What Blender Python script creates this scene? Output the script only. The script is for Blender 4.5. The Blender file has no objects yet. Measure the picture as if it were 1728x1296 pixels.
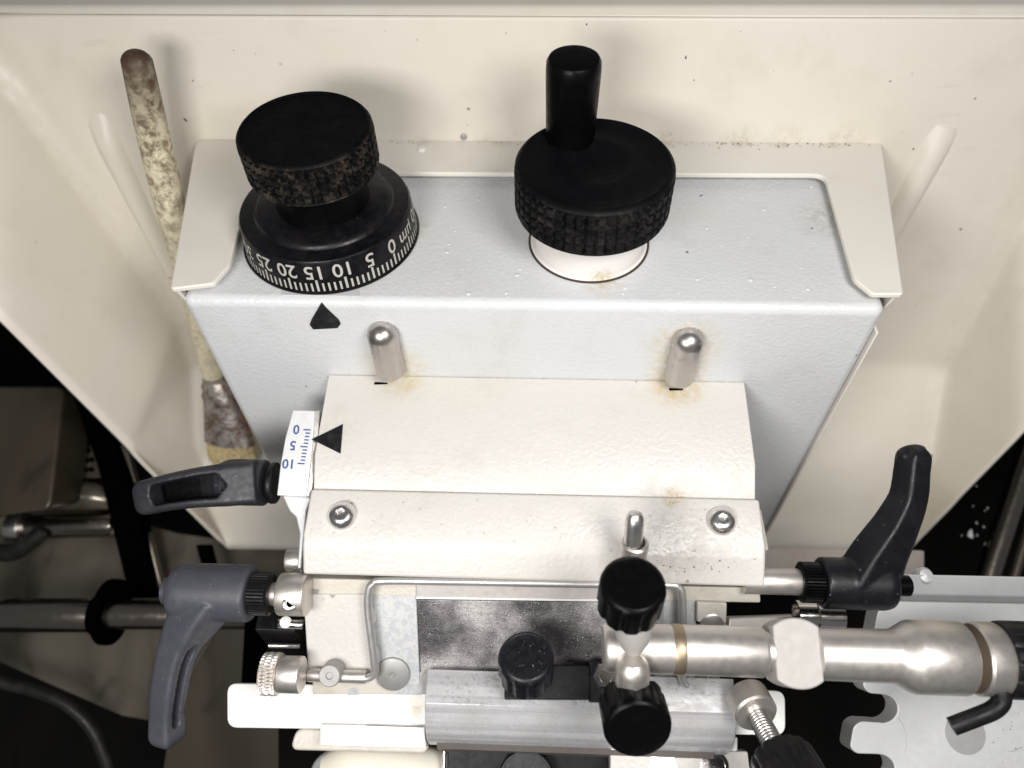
# Cryostat microtome head, seen from above.  1 Blender unit = 1 cm.
import bpy, bmesh, math, random
from mathutils import Vector as V, Matrix
random.seed(7)
PI = math.pi
rad = math.radians
scene = bpy.context.scene
COL = scene.collection

# ------------------------------------------------------------------ camera
FPX, W0, H0 = 1248.0, 1728.0, 1296.0
pit, yaw, rol = rad(51.85), rad(-3.35), rad(1.6)
FW = V((math.sin(yaw)*math.cos(pit), math.cos(yaw)*math.cos(pit), -math.sin(pit)))
_r = V((math.cos(yaw), -math.sin(yaw), 0)); _d = FW.cross(_r)
RT = math.cos(rol)*_r + math.sin(rol)*_d
DN = -math.sin(rol)*_r + math.cos(rol)*_d
CAM = V((0.31, -13.18, 13.52))
cam_data = bpy.data.cameras.new('camera')
cam = bpy.data.objects.new('camera', cam_data); COL.objects.link(cam)
cam.matrix_world = Matrix(((RT.x, -DN.x, -FW.x, CAM.x), (RT.y, -DN.y, -FW.y, CAM.y), (RT.z, -DN.z, -FW.z, CAM.z), (0, 0, 0, 1)))
cam_data.sensor_width = 36.0
cam_data.lens = 36.0*FPX/W0
cam_data.clip_start = 0.5; cam_data.clip_end = 500
cam_data.dof.use_dof = True
cam_data.dof.focus_distance = 19.0
cam_data.dof.aperture_fstop = cam_data.lens*1e-3/(2*0.125)
scene.camera = cam

def ray(px, py): return FW + RT*((px-W0/2)/FPX) + DN*((py-H0/2)/FPX)
def D(px, py, dep): return CAM + ray(px, py)*dep                      # survey point at a known distance
def on(px, py, plane):                                                # survey point on a known plane
    p, n = plane; v = ray(px, py)
    return CAM + v*((p-CAM).dot(n)/v.dot(n))
def PZ(px, py, z): return on(px, py, (V((0, 0, z)), V((0, 0, 1))))
def PY(px, py, y): return on(px, py, (V((0, y, 0)), V((0, 1, 0))))
def U(px, dep): return px*dep/FPX                                     # size in pixels -> cm

# ------------------------------------------------------------------ mesh builder
def basis(axis, hint=None):
    a = V(axis).normalized()
    h = V(hint) if hint is not None else (V((0, 0, 1)) if abs(a.z) < 0.9 else V((1, 0, 0)))
    u = (h - a*h.dot(a)).normalized()
    return u, a.cross(u), a

class MB:
    def __init__(s): s.v = []; s.f = []
    def add(s, vs, fs):
        o = len(s.v); s.v += [V(p) for p in vs]; s.f += [tuple(i+o for i in f) for f in fs]; return s
    def box(s, a, b):
        (x0, y0, z0), (x1, y1, z1) = a, b
        vs = [(x, y, z) for z in (z0, z1) for y in (y0, y1) for x in (x0, x1)]
        return s.add(vs, [(0, 2, 3, 1), (4, 5, 7, 6), (0, 1, 5, 4), (2, 6, 7, 3), (0, 4, 6, 2), (1, 3, 7, 5)])
    def obox(s, c, u, v, w):                                          # oriented box, half vectors
        c = V(c); vs = [c + u*i + v*j + w*k for k in (-1, 1) for j in (-1, 1) for i in (-1, 1)]
        return s.add(vs, [(0, 2, 3, 1), (4, 5, 7, 6), (0, 1, 5, 4), (2, 6, 7, 3), (0, 4, 6, 2), (1, 3, 7, 5)])
    def lathe(s, o, axis, prof, seg=64, fn=None, hint=None, closed=False):
        u, w, a = basis(axis, hint); o = V(o); vs = []; fs = []
        n = len(prof)
        for i, (r, h) in enumerate(prof):
            for k in range(seg):
                t = 2*PI*k/seg
                rr = r if fn is None else fn(t, i, r, h)
                vs.append(o + a*h + (u*math.cos(t) + w*math.sin(t))*rr)
        for i in range(n-1 if not closed else n):
            j = (i+1) % n
            for k in range(seg):
                k2 = (k+1) % seg
                fs.append((i*seg+k, i*seg+k2, j*seg+k2, j*seg+k))
        if not closed:
            if prof[0][0] > 1e-6: fs.append(tuple(range(seg-1, -1, -1)))
            if prof[-1][0] > 1e-6: fs.append(tuple((n-1)*seg+k for k in range(seg)))
        return s.add(vs, fs)
    def cyl(s, a, b, r, r2=None, seg=48, ch=0.0):
        a = V(a); b = V(b); L = (b-a).length; r2 = r if r2 is None else r2
        prof = [(r, 0), (r2, L)] if ch <= 0 else [(r-ch, 0), (r-.3*ch, .3*ch), (r, ch), (r2, L-ch), (r2-.3*ch, L-.3*ch), (r2-ch, L)]
        return s.lathe(a, b-a, prof, seg)
    def tube(s, pts, r, seg=14, caps=True):
        pts = [V(p) for p in pts]; n = len(pts); rr = r if isinstance(r, (list, tuple)) else [r]*n
        t0 = (pts[1]-pts[0]).normalized(); u, w, _ = basis(t0); vs = []; fs = []
        for i, p in enumerate(pts):
            t = (pts[min(i+1, n-1)]-pts[max(i-1, 0)]).normalized()
            u = (u - t*u.dot(t)).normalized(); w = t.cross(u)
            for k in range(seg):
                q = 2*PI*k/seg; vs.append(p + (u*math.cos(q)+w*math.sin(q))*rr[i])
        for i in range(n-1):
            for k in range(seg):
                k2 = (k+1) % seg; fs.append((i*seg+k, i*seg+k2, (i+1)*seg+k2, (i+1)*seg+k))
        if caps: fs += [tuple(range(seg-1, -1, -1)), tuple((n-1)*seg+k for k in range(seg))]
        return s.add(vs, fs)
    def slab(s, pts, n, th):                                          # polygon with thickness, front face at pts, going back along -n
        pts = [V(p) for p in pts]; n = V(n).normalized(); k = len(pts)
        ar = sum((pts[i].cross(pts[(i+1) % k]) for i in range(k)), V()).dot(n)
        if ar < 0: pts = pts[::-1]
        vs = pts + [p - n*th for p in pts]
        fs = [tuple(range(k)), tuple(range(2*k-1, k-1, -1))] + [(i, i+k, (i+1) % k + k, (i+1) % k) for i in range(k)]
        return s.add(vs, fs)
    def prismx(s, prof, x0, x1, x0b=None, x1b=None):                  # (y,z) outline extruded along x
        k = len(prof)
        ar = sum(prof[i][0]*prof[(i+1) % k][1]-prof[(i+1) % k][0]*prof[i][1] for i in range(k))
        if ar < 0: prof = prof[::-1]
        vs = [(x0, y, z) for y, z in prof] + [(x1, y, z) for y, z in prof]
        fs = [tuple(range(k-1, -1, -1)), tuple(range(k, 2*k))] + [(i, (i+1) % k, (i+1) % k + k, i+k) for i in range(k)]
        return s.add(vs, fs)
    def loft(s, secs):                                                # list of equal-length point rings
        k = len(secs[0]); vs = [p for r in secs for p in r]; fs = []
        for i in range(len(secs)-1):
            for j in range(k):
                j2 = (j+1) % k; fs.append((i*k+j, i*k+j2, (i+1)*k+j2, (i+1)*k+j))
        fs += [tuple(range(k-1, -1, -1)), tuple((len(secs)-1)*k+j for j in range(k))]
        return s.add(vs, fs)
    def dome(s, c, n, r, h, seg=7):
        u, w, a = basis(n); c = V(c)
        vs = []; fs = []
        for (rr, hh) in ((1, 0), (.8, .6), (.4, .92)):
            vs += [c + a*(h*hh) + (u*math.cos(2*PI*k/seg)+w*math.sin(2*PI*k/seg))*r*rr for k in range(seg)]
        vs.append(c + a*h)
        for i in range(2):
            for k in range(seg): fs.append((i*seg+k, i*seg+(k+1) % seg, (i+1)*seg+(k+1) % seg, (i+1)*seg+k))
        for k in range(seg): fs.append((2*seg+k, 2*seg+(k+1) % seg, 3*seg))
        return s.add(vs, fs)

WL = {}                                                               # world location of each object
def tag(o, label=None, cat=None, group=None, kind=None):
    for k, val in (('label', label), ('category', cat), ('group', group), ('kind', kind)):
        if val: o[k] = val
    return o
def thing(name, loc, label, cat, group=None):
    o = bpy.data.objects.new(name, None); COL.objects.link(o)
    o.empty_display_size = 0.5
    o.location = V(loc); WL[o.name] = V(loc)
    return tag(o, label, cat, group)
def obj(name, mb, mat, parent=None, bevel=0.0, seg=2, angle=35, bang=30, label=None):
    me = bpy.data.meshes.new(name)
    if parent is not None: org = WL[parent.name]
    else:
        xs = [p.x for p in mb.v]; ys = [p.y for p in mb.v]; zs = [p.z for p in mb.v]
        org = V(((min(xs)+max(xs))/2, (min(ys)+max(ys))/2, min(zs)))
    me.from_pydata([tuple(p-org) for p in mb.v], [], mb.f)
    bm = bmesh.new(); bm.from_mesh(me)
    bmesh.ops.recalc_face_normals(bm, faces=bm.faces[:])
    bm.to_mesh(me); bm.free()
    for p in me.polygons: p.use_smooth = True
    me.set_sharp_from_angle(angle=rad(angle))
    me.materials.append(mat)
    o = bpy.data.objects.new(name, me); COL.objects.link(o)
    if parent is not None: o.parent = parent
    else: o.location = org
    WL[o.name] = V(org)
    if bevel > 0:
        m = o.modifiers.new('bevel', 'BEVEL'); m.width = bevel; m.segments = seg; m.limit_method = 'ANGLE'; m.angle_limit = rad(bang)
        m.harden_normals = True
    if label: o['label'] = label
    return o
def rounded(pts, r, seg=5):                                           # round the corners of a planar polygon
    out = []; n = len(pts); pts = [V(p) for p in pts]
    for i in range(n):
        ri = r[i] if isinstance(r, (list, tuple)) else r
        p = pts[i]; a = pts[i-1]-p; b = pts[(i+1) % n]-p
        if ri <= 0: out.append(p); continue
        d = min(ri, a.length*.45, b.length*.45); A = p + a.normalized()*d; B = p + b.normalized()*d
        for k in range(seg+1):
            t = k/seg; out.append(A*(1-t)**2 + p*2*t*(1-t) + B*t*t)
    return out
def curve(pts, n=10):                                                 # Catmull-Rom through points
    pts = [V(p) for p in pts]; P = [pts[0]*2-pts[1]] + pts + [pts[-1]*2-pts[-2]]; out = []
    for i in range(1, len(P)-2):
        for k in range(n):
            t = k/n; a, b, c, d = P[i-1:i+3]
            out.append(.5*((2*b)+(c-a)*t+(2*a-5*b+4*c-d)*t*t+(3*b-a-3*c+d)*t**3))
    return out + [pts[-1]]
def text_mesh(txt, size, bold=0.0):
    cu = bpy.data.curves.new('lettering', 'FONT'); cu.body = txt; cu.size = size; cu.align_x = 'CENTER'; cu.offset = bold
    cu.resolution_u = 4
    o = bpy.data.objects.new('lettering', cu); COL.objects.link(o)
    dg = bpy.context.evaluated_depsgraph_get(); dg.update()
    me = bpy.data.meshes.new_from_object(o.evaluated_get(dg))
    bm = bmesh.new(); bm.from_mesh(me)
    bmesh.ops.triangulate(bm, faces=bm.faces[:])
    bm.verts.ensure_lookup_table()
    vs = [(v.co.x, v.co.y) for v in bm.verts]; fs = [tuple(v.index for v in f.verts) for f in bm.faces]
    bm.free(); bpy.data.objects.remove(o); bpy.data.curves.remove(cu); bpy.data.meshes.remove(me)
    ys = [y for x, y in vs]; mid = (min(ys)+max(ys))/2
    return [(x, y-mid) for x, y in vs], fs

# ------------------------------------------------------------------ materials
class NT:
    def __init__(s, name):
        s.m = bpy.data.materials.new(name); s.m.use_nodes = True; s.t = s.m.node_tree; s.b = s.t.nodes['Principled BSDF']
        s.pos = s.t.nodes.new('ShaderNodeNewGeometry').outputs['Position']
    def n(s, typ, **kw):
        o = s.t.nodes.new(typ)
        for k, val in kw.items(): setattr(o, k, val)
        return o
    def L(s, a, b): s.t.links.new(a, b)
    def val(s, sock, x):
        if hasattr(x, 'is_linked') or hasattr(x, 'links'): s.L(x, sock)
        else: sock.default_value = x
    def noise(s, scale, detail=4, rough=.55, dist=0, stretch=None):
        o = s.n('ShaderNodeTexNoise'); o.inputs['Scale'].default_value = scale; o.inputs['Detail'].default_value = detail
        o.inputs['Roughness'].default_value = rough; o.inputs['Distortion'].default_value = dist
        if stretch:
            mp = s.n('ShaderNodeMapping'); mp.inputs['Scale'].default_value = stretch; s.L(s.pos, mp.inputs['Vector']); s.L(mp.outputs[0], o.inputs['Vector'])
        else: s.L(s.pos, o.inputs['Vector'])
        return o.outputs['Fac']
    def vor(s, scale, feature='F1', out='Distance', rnd=1):
        o = s.n('ShaderNodeTexVoronoi', feature=feature); o.inputs['Scale'].default_value = scale; o.inputs['Randomness'].default_value = rnd
        s.L(s.pos, o.inputs['Vector']); return o.outputs[out]
    def ramp(s, x, lo, hi, a=0.0, b=1.0):
        o = s.n('ShaderNodeMapRange', interpolation_type='SMOOTHSTEP'); s.L(x, o.inputs[0])
        for i, q in enumerate((lo, hi, a, b)): o.inputs[i+1].default_value = q
        return o.outputs[0]
    def math(s, op, a, b=0.0):
        o = s.n('ShaderNodeMath', operation=op); s.val(o.inputs[0], a); s.val(o.inputs[1], b); return o.outputs[0]
    def mix(s, f, a, b):
        o = s.n('ShaderNodeMix', data_type='RGBA'); s.val(o.inputs[0], f)
        for sock, q in ((o.inputs[6], a), (o.inputs[7], b)):
            if isinstance(q, tuple): sock.default_value = (*q, 1)
            else: s.L(q, sock)
        return o.outputs[2]
    def near(s, p, r0, r1):                                           # 1 near point p, 0 beyond r1
        o = s.n('ShaderNodeVectorMath', operation='DISTANCE'); s.L(s.pos, o.inputs[0]); o.inputs[1].default_value = tuple(p)
        return s.ramp(o.outputs['Value'], r0, r1, 1, 0)
    def nearline(s, a, b, r0, r1):                                    # 1 near the line a-b
        d = (V(b)-V(a)).normalized()
        o = s.n('ShaderNodeVectorMath', operation='SUBTRACT'); s.L(s.pos, o.inputs[0]); o.inputs[1].default_value = tuple(a)
        c = s.n('ShaderNodeVectorMath', operation='CROSS_PRODUCT'); s.L(o.outputs[0], c.inputs[0]); c.inputs[1].default_value = tuple(d)
        l = s.n('ShaderNodeVectorMath', operation='LENGTH'); s.L(c.outputs[0], l.inputs[0])
        return s.ramp(l.outputs['Value'], r0, r1, 1, 0)
    def axis(s, i):
        o = s.n('ShaderNodeSeparateXYZ'); s.L(s.pos, o.inputs[0]); return o.outputs[i]
    def col(s, c): s.val(s.b.inputs['Base Color'], (*c, 1) if isinstance(c, tuple) else c)
    def set(s, **kw):
        for k, x in kw.items(): s.val(s.b.inputs[k.replace('_', ' ')], x)
    def bump(s, hs, strength=.3, dist=.02):
        prev = None
        for h in (hs if isinstance(hs, list) else [hs]):
            if not isinstance(h, tuple): h = (h, strength, dist)
            o = s.n('ShaderNodeBump'); s.L(h[0], o.inputs['Height']); o.inputs['Strength'].default_value = h[1]; o.inputs['Distance'].default_value = h[2]
            if prev: s.L(prev, o.inputs['Normal'])
            prev = o.outputs[0]
        s.L(prev, s.b.inputs['Normal'])

def specks(t, c, scale, thr, col):
    d = t.vor(scale); sel = t.vor(scale, out='Color')
    sep = t.n('ShaderNodeSeparateColor'); t.L(sel, sep.inputs[0])
    k = t.math('MULTIPLY', t.ramp(d, .06, .16, 1, 0), t.ramp(sep.outputs[0], thr, thr+.02, 0, 1))
    return t.mix(k, c, col)

def paint(name, base, dirt, rough=.38, peel=11, pstr=.35, pdist=.03, dirt_amt=.5, stains=(), speck=True, wear=None, lines=()):
    t = NT(name)
    d = t.ramp(t.noise(.55, 6, .65), .5, .78, 0, dirt_amt)
    c = t.mix(d, base, dirt)
    c = t.mix(t.ramp(t.noise(3.2, 5, .7), .6, .8, 0, dirt_amt*.6), c, dirt)
    for (p, r0, r1, colr, amt) in stains:
        k = t.math('MULTIPLY', t.near(p, r0, r1), t.ramp(t.noise(4.5, 6, .75, .5), .36, .66, 0, amt))
        c = t.mix(k, c, colr)
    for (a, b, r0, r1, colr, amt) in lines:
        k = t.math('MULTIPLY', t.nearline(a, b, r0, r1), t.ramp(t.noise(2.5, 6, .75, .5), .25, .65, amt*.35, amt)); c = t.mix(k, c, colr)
    if speck: c = specks(t, c, 2.6, .975, (.12, .08, .05))
    c = t.mix(t.ramp(t.noise(1.1, 8, .72, .3, (.35, 2.2, 2.2)), .60, .72, 0, .22), c, tuple(x*.72 for x in dirt))
    c = t.mix(t.ramp(t.noise(.22, 2, .5), .4, .65, 0, .25), c, tuple(b_*(1-.10*q_) for b_, q_ in zip(base, (.6, 1.0, 2.0))))
    if wear:
        k = t.ramp(t.noise(1.3, 5, .6, .6), wear[0], wear[0]+.03, 0, 1); c = t.mix(k, c, wear[1])
    t.col(c); t.set(Roughness=t.ramp(t.noise(2, 4), .3, .7, rough-.06, rough+.1))
    hs = []
    if pstr > 0: hs.append((t.noise(peel, 2, .5), pstr, pdist))
    if hs: t.bump(hs)
    return t.m

def metal(name, base, rough=.3, met=1.0, stain=(.25, .19, .12), amt=.35, brush=None, bscale=8):
    t = NT(name)
    c = t.mix(t.ramp(t.noise(1.6, 6, .7), .5, .75, 0, amt), base, stain)
    t.col(c); t.set(Metallic=met, Roughness=t.ramp(t.noise(5, 5), .3, .7, rough-.03, rough+.05))
    t.bump([(t.noise(bscale*5, 3, .6, 0, brush), .05, .01)])
    return t.m

def black(name, base=(.0018, .0018, .0022), rough=.32, dust=(.10, .075, .055), amt=.0, grain=.1, spk=0, dscale=1.6, side=False, spec=.28):
    t = NT(name); c = base
    if amt > 0:
        k = t.ramp(t.noise(dscale, 6, .75), .42, .72, 0, amt)
        if side:
            sp = t.n('ShaderNodeSeparateXYZ'); t.L(t.n('ShaderNodeNewGeometry').outputs['Normal'], sp.inputs[0])
            k = t.math('MULTIPLY', k, t.ramp(t.math('ABSOLUTE', sp.outputs[2]), .5, .8, 1, .06))
        c = t.mix(k, c, dust)
    if spk:
        c2 = t.mix(0.0, base, base) if isinstance(c, tuple) else c
        c = specks(t, c2, 9, 1-spk, (.35, .34, .36))
    t.col(c); t.set(Roughness=t.ramp(t.noise(6, 5), .3, .7, rough-.05, rough+.12)); t.b.inputs['Specular IOR Level'].default_value = spec
    t.bump([(t.noise(40, 3), grain, .01)])
    return t.m

PIN1, PIN2 = V((-3.86, -.05, -1.42)), V((4.2, -.05, -1.48))
M = {}
M['grey'] = paint('grey_paint', (.66, .67, .685), (.42, .41, .39), .30, 8, .45, .035, .30,
    stains=[(PIN1+V((.1, 0, -1.1)), .4, 1.2, (.62, .50, .22), .8), (PIN2+V((0, 0, .0)), .4, 1.3, (.55, .42, .16), .7), (PIN2+V((0, 0, -1.2)), .3, 1.1, (.52, .37, .10), .9),
            (V((1.9, .85, 0)), .2, .75, (.50, .40, .22), .6), (V((-3.1, 2.9, 0)), .1, .6, (.50, .44, .32), .6), (V((8.5, 3.5, 0)), .2, 1.4, (.30, .24, .14), .5)])
M['cream'] = paint('cream_hammered_paint', (.625, .602, .57), (.46, .42, .36), .36, 8, .5, .035, .28,
    stains=[(V((3.95, -3.3, -3.9)), .08, .42, (.45, .27, .05), 1.0), (V((3.6, -4.7, -4.1)), .3, 1.8, (.26, .21, .15), .3), (V((4.2, 0, -3)), .3, 1.1, (.55, .38, .10), .9),
            (V((-3.6, 0, -3)), .2, .9, (.55, .42, .16), .8), (V((-5.2, -1.7, -3.2)), .25, .8, (.5, .44, .34), .4)])
M['cream_worn'] = paint('worn_cream_paint', (.60, .565, .505), (.36, .31, .24), .42, 9, .5, .035, .75)
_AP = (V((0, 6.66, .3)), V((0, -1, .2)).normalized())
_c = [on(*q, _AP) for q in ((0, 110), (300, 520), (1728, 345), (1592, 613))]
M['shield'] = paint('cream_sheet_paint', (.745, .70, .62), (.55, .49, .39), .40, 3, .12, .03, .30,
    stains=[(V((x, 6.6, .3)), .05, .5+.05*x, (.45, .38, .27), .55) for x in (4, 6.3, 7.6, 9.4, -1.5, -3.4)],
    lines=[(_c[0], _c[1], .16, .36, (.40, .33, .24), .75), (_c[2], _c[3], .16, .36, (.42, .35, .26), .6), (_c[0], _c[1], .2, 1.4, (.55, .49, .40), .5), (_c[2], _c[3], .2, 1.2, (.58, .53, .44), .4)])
M['hood'] = paint('cream_hood_paint', (.78, .745, .685), (.55, .48, .38), .36, 3, .1, .03, .25,
    stains=[(V((x, 6.6, .3)), .05, .45, (.36, .28, .17), .7) for x in (4.2, 6.3, 7.4, 9.0, -1.0, -3.4)])
M['white'] = paint('white_paint', (.88, .87, .86), (.75, .68, .55), .45, 12, .25, .02, .10, speck=False, stains=[(V((-3.0, -7.7, -8.0)), .05, .5, (.6, .42, .12), .9)])
M['white_collar'] = paint('stained_white_plastic', (.80, .76, .73), (.5, .38, .22), .4, 6, .1, .02, .2, stains=[(V((1.9, .9, 0)), .1, .5, (.45, .34, .12), .8)])
M['steel'] = metal('satin_steel', (.66, .63, .61), .30, 1.0, (.4, .34, .28), .15)
M['steel_warm'] = metal('dull_nickel', (.66, .62, .58), .42, .9, (.50, .43, .36), .07)
M['chrome'] = metal('polished_steel', (.75, .72, .70), .12, 1.0, (.4, .33, .25), .25)
M['alu'] = metal('bead_blasted_aluminium', (.66, .665, .67), .46, .35, (.55, .54, .52), .3)
M['pin'] = metal('worn_pin_steel', (.56, .525, .50), .33, 1.0, (.36, .30, .24), .35, (5, 5, .6))
M['wire'] = metal('bright_wire', (.62, .60, .585), .32, .75, (.4, .35, .3), .1)
M['screw'] = metal('button_head_steel', (.78, .75, .73), .24, 1.0, (.5, .44, .38), .2)
M['rough_steel'] = metal('sawn_grey_steel', (.36, .35, .345), .5, .5, (.25, .22, .19), .4)
M['silver_plate'] = metal('silver_scale_face', (.80, .80, .80), .42, .35, (.5, .45, .38), .25)
M['flatsteel'] = metal('milled_flat_steel', (.44, .42, .40), .6, .25, (.45, .41, .37), .2)
M['strip'] = metal('dull_strip_steel', (.55, .51, .49), .4, .5, (.3, .25, .2), .3, (.1, 4, 4))
M['brass'] = metal('tarnished_brass', (.42, .34, .24), .45, .9, (.28, .20, .12), .4)
M['rod'] = metal('dark_steel_rod', (.30, .265, .23), .22, 1.0, (.16, .13, .10), .2, (.3, 6, 6))
M['black'] = black('black_plastic', spec=.10)
M['black_soft'] = black('black_dusty_plastic', (.004, .004, .005), .42, (.04, .032, .03), .3, .15, .03)
M['rubber'] = black('worn_knurled_rubber', (.002, .002, .0025), .5, (.10, .078, .06), .7, .3, 0, 2.2, True, .10)
M['rubber2'] = black('black_knurled_rubber', (.003, .003, .004), .5, (.07, .055, .05), .45, .3, 0, 2.0, True, .10)
M['dial'] = black('black_anodised', (.004, .004, .006), .30, (.05, .04, .035), .2, .05, .02)
M['slate'] = black('slate_plastic', (.056, .058, .072), .42, (.09, .09, .10), .35, .35, .10, spec=.5)
M['lever_dark'] = black('dark_slate_plastic', (.020, .021, .027), .42, (.05, .05, .056), .35, .3, .08, spec=.45)
M['lever_black'] = black('black_plastic_lever', (.005, .005, .0075), .36, (.02, .02, .024), .3, .2, .04, spec=.35)
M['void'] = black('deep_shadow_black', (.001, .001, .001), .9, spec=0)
def plain(name, base, rough=.5, met=0, spec=.5):
    t = NT(name); t.col(t.mix(t.ramp(t.noise(7, 4), .3, .7, 0, .35), base, tuple(x*.75 for x in base))); t.set(Roughness=rough, Metallic=met); return t.m
M['white_ink'] = plain('white_engraving', (.50, .475, .43), .7)
M['blue_ink'] = plain('blue_ink', (.03, .075, .30), .5)
M['void_paint'] = black('black_sticker', (.008, .008, .010), .4, (.06, .055, .05), .4, .1, 0, 4)
M['orange'] = plain('orange_brown_strip', (.62, .36, .20), .5)
M['rust'] = plain('brown_flecks', (.055, .036, .022), .8)
M['dark_fleck'] = plain('dark_flecks', (.015, .012, .01), .8)
M['frost'] = plain('frost_flakes', (.8, .8, .8), .6)
def wet():
    t = NT('water'); nt = t.t; nt.nodes.remove(t.b); out = nt.nodes['Material Output']
    tr = t.n('ShaderNodeBsdfTransparent'); tr.inputs[0].default_value = (1, 1, 1, 1)
    gl = t.n('ShaderNodeBsdfGlossy'); gl.inputs['Roughness'].default_value = .12
    fr = t.n('ShaderNodeFresnel'); fr.inputs[0].default_value = 1.5
    mx = t.n('ShaderNodeMixShader'); t.L(t.ramp(fr.outputs[0], .02, .6, .06, .6), mx.inputs[0]); t.L(tr.outputs[0], mx.inputs[1]); t.L(gl.outputs[0], mx.inputs[2]); t.L(mx.outputs[0], out.inputs[0])
    return t.m
M['water'] = wet()
M['bead'] = plain('clear_bead_on_grey', (.70, .71, .725), .08)
def acrylic():
    t = NT('scuffed_acrylic')
    st = t.ramp(t.noise(1.0, 4, .6, 0, (.06, 5.5, 5.5)), .42, .6, 0, .55)
    t.col(t.mix(st, t.mix(t.ramp(t.noise(1.2, 5, .6, .4), .4, .65), (.78, .78, .80), (.72, .705, .695)), (.44, .435, .455)))
    t.set(Roughness=t.ramp(t.noise(2.5, 5), .35, .65, .06, .32), IOR=1.49)
    t.b.inputs['Transmission Weight'].default_value = .42
    t.bump([(t.noise(18, 3), .15, .01)])
    return t.m
M['acrylic'] = acrylic()
def zinc():
    t = NT('corroded_zinc')
    n = t.noise(3.2, 7, .62, 2.6)
    c = t.mix(t.ramp(n, .42, .56), (.50, .52, .54), (.61, .61, .60))
    c = t.mix(t.ramp(t.noise(5, 5, .7), .6, .75, 0, .8), c, (.38, .34, .28))
    t.col(c); t.set(Metallic=.35, Roughness=.5); t.bump([(n, .2, .02)]); return t.m
M['zinc'] = zinc()
def frosted_dark():
    t = NT('wet_dark_steel')
    c = t.mix(t.ramp(t.noise(.5, 3, .5), .40, .62), (.085, .078, .082), (.52, .495, .49))
    d = t.vor(17); c = t.mix(t.ramp(t.noise(11, 6, .8), .56, .72, 0, .75), c, (.60, .585, .59)); c = t.mix(t.ramp(t.noise(3, 4, .6, 0, (.15, 8, 8)), .45, .7, 0, .4), c, (.2, .185, .185))
    t.col(c); t.set(Metallic=.3, Roughness=t.ramp(t.noise(9, 4), .3, .7, .22, .45))
    t.bump([(t.ramp(d, 0, .4, 1, 0), .5, .02)]); return t.m
M['wet_steel'] = frosted_dark()
def wood():
    t = NT('flaking_cream_handle')
    b = .36                                                            # cracked varnish, darkest toward the upper tip
    z = t.axis(2)
    nz = t.n('ShaderNodeTexNoise'); nz.inputs['Scale'].default_value = 3; nz.inputs['Detail'].default_value = 5; t.L(t.pos, nz.inputs['Vector'])
    mv = t.n('ShaderNodeVectorMath', operation='MULTIPLY_ADD'); t.L(nz.outputs['Color'], mv.inputs[0]); mv.inputs[1].default_value = (.7, .7, .7); t.L(t.pos, mv.inputs[2])
    vo = t.n('ShaderNodeTexVoronoi', feature='DISTANCE_TO_EDGE'); vo.inputs['Scale'].default_value = 1.9; t.L(mv.outputs[0], vo.inputs['Vector'])
    crack = vo.outputs['Distance']
    k = t.math('MULTIPLY', t.ramp(crack, .0, .05, 1, 0), t.ramp(t.noise(1.1, 3), .35, .65, .1, .75))
    c = t.mix(k, (.76, .69, .50), (.30, .22, .12))
    c = t.mix(t.math('MULTIPLY', t.ramp(t.noise(2.6, 7, .72), .42, .62), t.ramp(z, -4.5, 1.8, .25, .95)), c, (.17, .125, .075))
    c = t.mix(t.math('MULTIPLY', t.ramp(z, 1.0, 4.2), t.ramp(t.noise(3, 5), .2, .6, .6, 1)), c, (.06, .028, .014))
    t.col(c); t.set(Roughness=.6); t.bump([(t.noise(7, 6, .7), .5, .04)]); return t.m
M['wood'] = wood()
def ferrule():
    t = NT('rusted_ferrule')
    c = t.mix(t.ramp(t.noise(3.0, 7, .7), .38, .62), (.36, .33, .31), (.13, .09, .065))
    c = t.mix(t.math('MULTIPLY', t.near(V((-10.2, 2.5, -8.8)), .3, .9), t.ramp(t.noise(3.5, 5), .45, .6)), c, (.36, .05, .015))
    t.col(c); t.set(Metallic=.5, Roughness=.35); t.bump([(t.noise(6, 5), .5, .04)]); return t.m
M['ferrule'] = ferrule()
def bristle():
    t = NT('natural_bristle')
    n = t.noise(14, 3, .6, 0, (1, 1, .12)); t.col(t.mix(t.ramp(n, .35, .65), (.66, .54, .30), (.36, .26, .12))); t.set(Roughness=.6); t.bump([(n, .8, .05)]); return t.m
M['bristle'] = bristle()
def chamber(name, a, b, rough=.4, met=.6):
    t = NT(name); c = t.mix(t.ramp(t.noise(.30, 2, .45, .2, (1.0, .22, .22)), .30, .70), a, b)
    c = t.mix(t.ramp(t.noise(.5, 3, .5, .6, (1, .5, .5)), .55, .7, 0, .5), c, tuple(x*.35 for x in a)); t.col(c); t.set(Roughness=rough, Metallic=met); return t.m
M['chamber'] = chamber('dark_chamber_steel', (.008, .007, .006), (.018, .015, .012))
M['liner'] = chamber('brown_steel_liner', (.09, .078, .06), (.27, .235, .185), .22, .5)
M['bin'] = chamber('grey_beige_plastic', (.030, .024, .016), (.075, .06, .042), .3, .3)
M['tray'] = chamber('old_perforated_steel', (.09, .075, .058), (.16, .13, .10), .4, .5)
M['cable'] = black('dark_rubber', (.012, .012, .010), .4, (.06, .055, .045), .4)
M['ivory'] = paint('ivory_plastic', (.80, .76, .66), (.6, .54, .44), .3, 4, .1, .02, .15, speck=False)

# ------------------------------------------------------------------ the setting: dark chamber
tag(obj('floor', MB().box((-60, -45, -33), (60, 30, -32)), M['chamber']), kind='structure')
tag(obj('wall', MB().box((-60, 22, -31.9), (60, 23, 5)), M['chamber']), kind='structure')

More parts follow.
